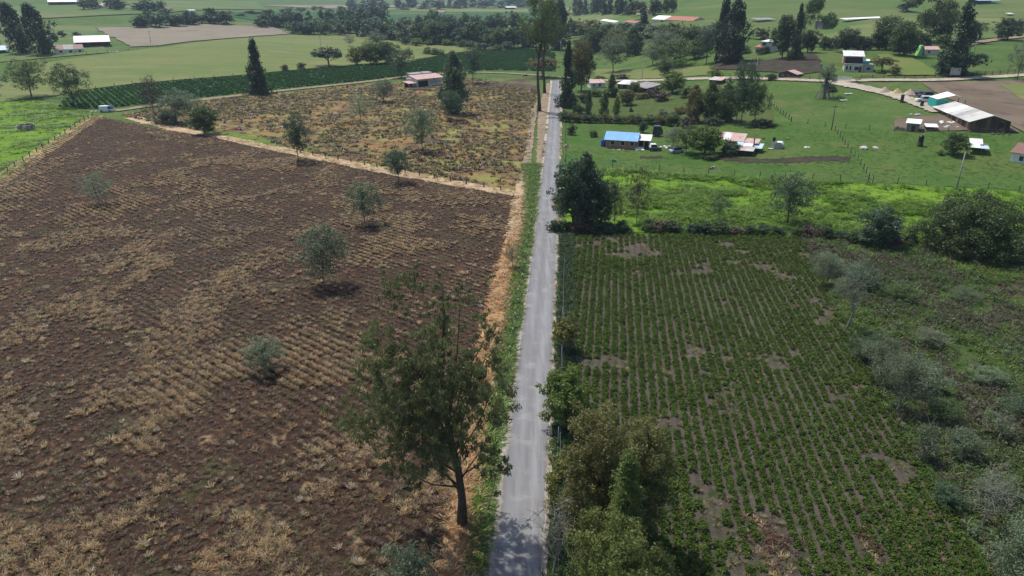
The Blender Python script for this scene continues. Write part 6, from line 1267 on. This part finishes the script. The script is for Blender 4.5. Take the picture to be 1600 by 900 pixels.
wd_ = rand_in(CROP, 700, rng, lambda a, b: np.clip((fbm(a, b, 6, 41) - .56) * 8, .02, 1)); scatter('crop_gap_weeds', [weed_protos[0], weed_protos[6], tuft_mesh('grass', L_yweed, 12, .4, .4, .06, np.random.default_rng(120), 1.0)], ground3(wd_, .2), .6 + .5 * rng.random(len(wd_)))
# dark green crop far left
dcp = [bush_mesh('crop_plant', L_potato2, 130 + i, 6, .75, .7, 8, .42, .7, 0, .35) for i in range(4)]; pts = rand_in(DCROP, 9000, rng); pts = pts + 0
a35 = math.radians(35); u = pts[:, 0] * math.cos(a35) + pts[:, 1] * math.sin(a35); un = np.round(u / 2.1) * 2.1; pts = pts + ((un - u) * .8)[:, None] * np.array([[math.cos(a35), math.sin(a35)]]); scatter('dark_potato_crop', dcp, ground3(pts, .25), .8 + .4 * rng.random(len(pts)))
# scrub on the right
L_sgrass = leafmat('dull_scrub_grass', (.068, .125, .02), (.13, .20, .035), .48); L_sbrown = leafmat('dry_scrub_twigs', (.075, .066, .042), (.145, .12, .075), .25)
sgr = [tuft_mesh('grass', L_sgrass, 18, .6, .28, .06, np.random.default_rng(180 + i), 1.4) for i in range(3)]
scr = [bush_mesh('scrub', L_olive, 140 + i, 9, .8, .8, 11, .2, .4) for i in range(2)] + [bush_mesh('scrub', LEAF['mid'], 144 + i, 9, .8, .8, 11, .2, .5) for i in range(2)] + [bush_mesh('scrub', L_sbrown, 148 + i, 9, .8, .9, 12, .22, .22) for i in range(3)] + [bush_mesh('scrub', LEAF['lichen'], 153 + i, 10, .9, .9, 13, .18, .4) for i in range(1)] + [bush_mesh('scrub', LEAF['mid'], 157, 10, .9, .9, 13, .18, .4)]
sw = lambda X, Y: np.clip((fbm(X, Y, 11, 51) - .34) * 4, .06, 1); pts = rand_in(SCRUB, 3000, rng, sw, .3); scatter('scrub_cover', scr, ground3(pts, .03), .55 + .9 * rng.random(len(pts)) ** 1.6)
bw = lambda X, Y: np.clip((fbm(X, Y, 10, 54) - .46) * 6, .0, 1); pts = rand_in(SCRUB, 1100, rng, bw); scatter('brown_scrub_cover', scr[4:7], ground3(pts, .03), .6 + .8 * rng.random(len(pts)))
gw = lambda X, Y: np.clip((fbm(X, Y, 8, 55) - .42) * 5, .05, 1); pts = rand_in(SCRUB, 6500, rng, gw, .3); scatter('scrub_grass', sgr, ground3(pts, .05), .7 + .9 * rng.random(len(pts)))

# grass creeping over the road edges
ya = rng.uniform(20, 260, 2600); sd_ = rng.random(2600) < .5; xe = np.where(sd_, road_x(ya) - RW / 2 - .15 - .55 * rng.random(2600), road_x(ya) + RW / 2 + .1 + .45 * rng.random(2600)); ke = (vnoise(xe, ya, 4, 91) > .45) & in_view(xe, ya); ed = np.stack([xe, ya], 1)[ke]; scatter('road_edge_grass', grass[:2] + tanp[:1], ground3(ed, .2), .3 + .5 * rng.random(len(ed)))
# ------------------------------------------------------------------ haze
hm = bpy.data.materials.new('pale_air'); hm.use_nodes = True; nt = hm.node_tree; nt.nodes.clear()
ho = nt.nodes.new('ShaderNodeOutputMaterial'); hv = nt.nodes.new('ShaderNodeVolumePrincipled')
hv.inputs['Color'].default_value = (.64, .80, 1, 1); hv.inputs['Density'].default_value = HAZE_DENSITY; hv.inputs['Anisotropy'].default_value = .1
nt.links.new(hv.outputs[0], ho.inputs['Volume'])
HB = MB().box(-5200, 5200, -5200, 5200, -4, 300).obj('haze', hm); tag(HB, kind='stuff')
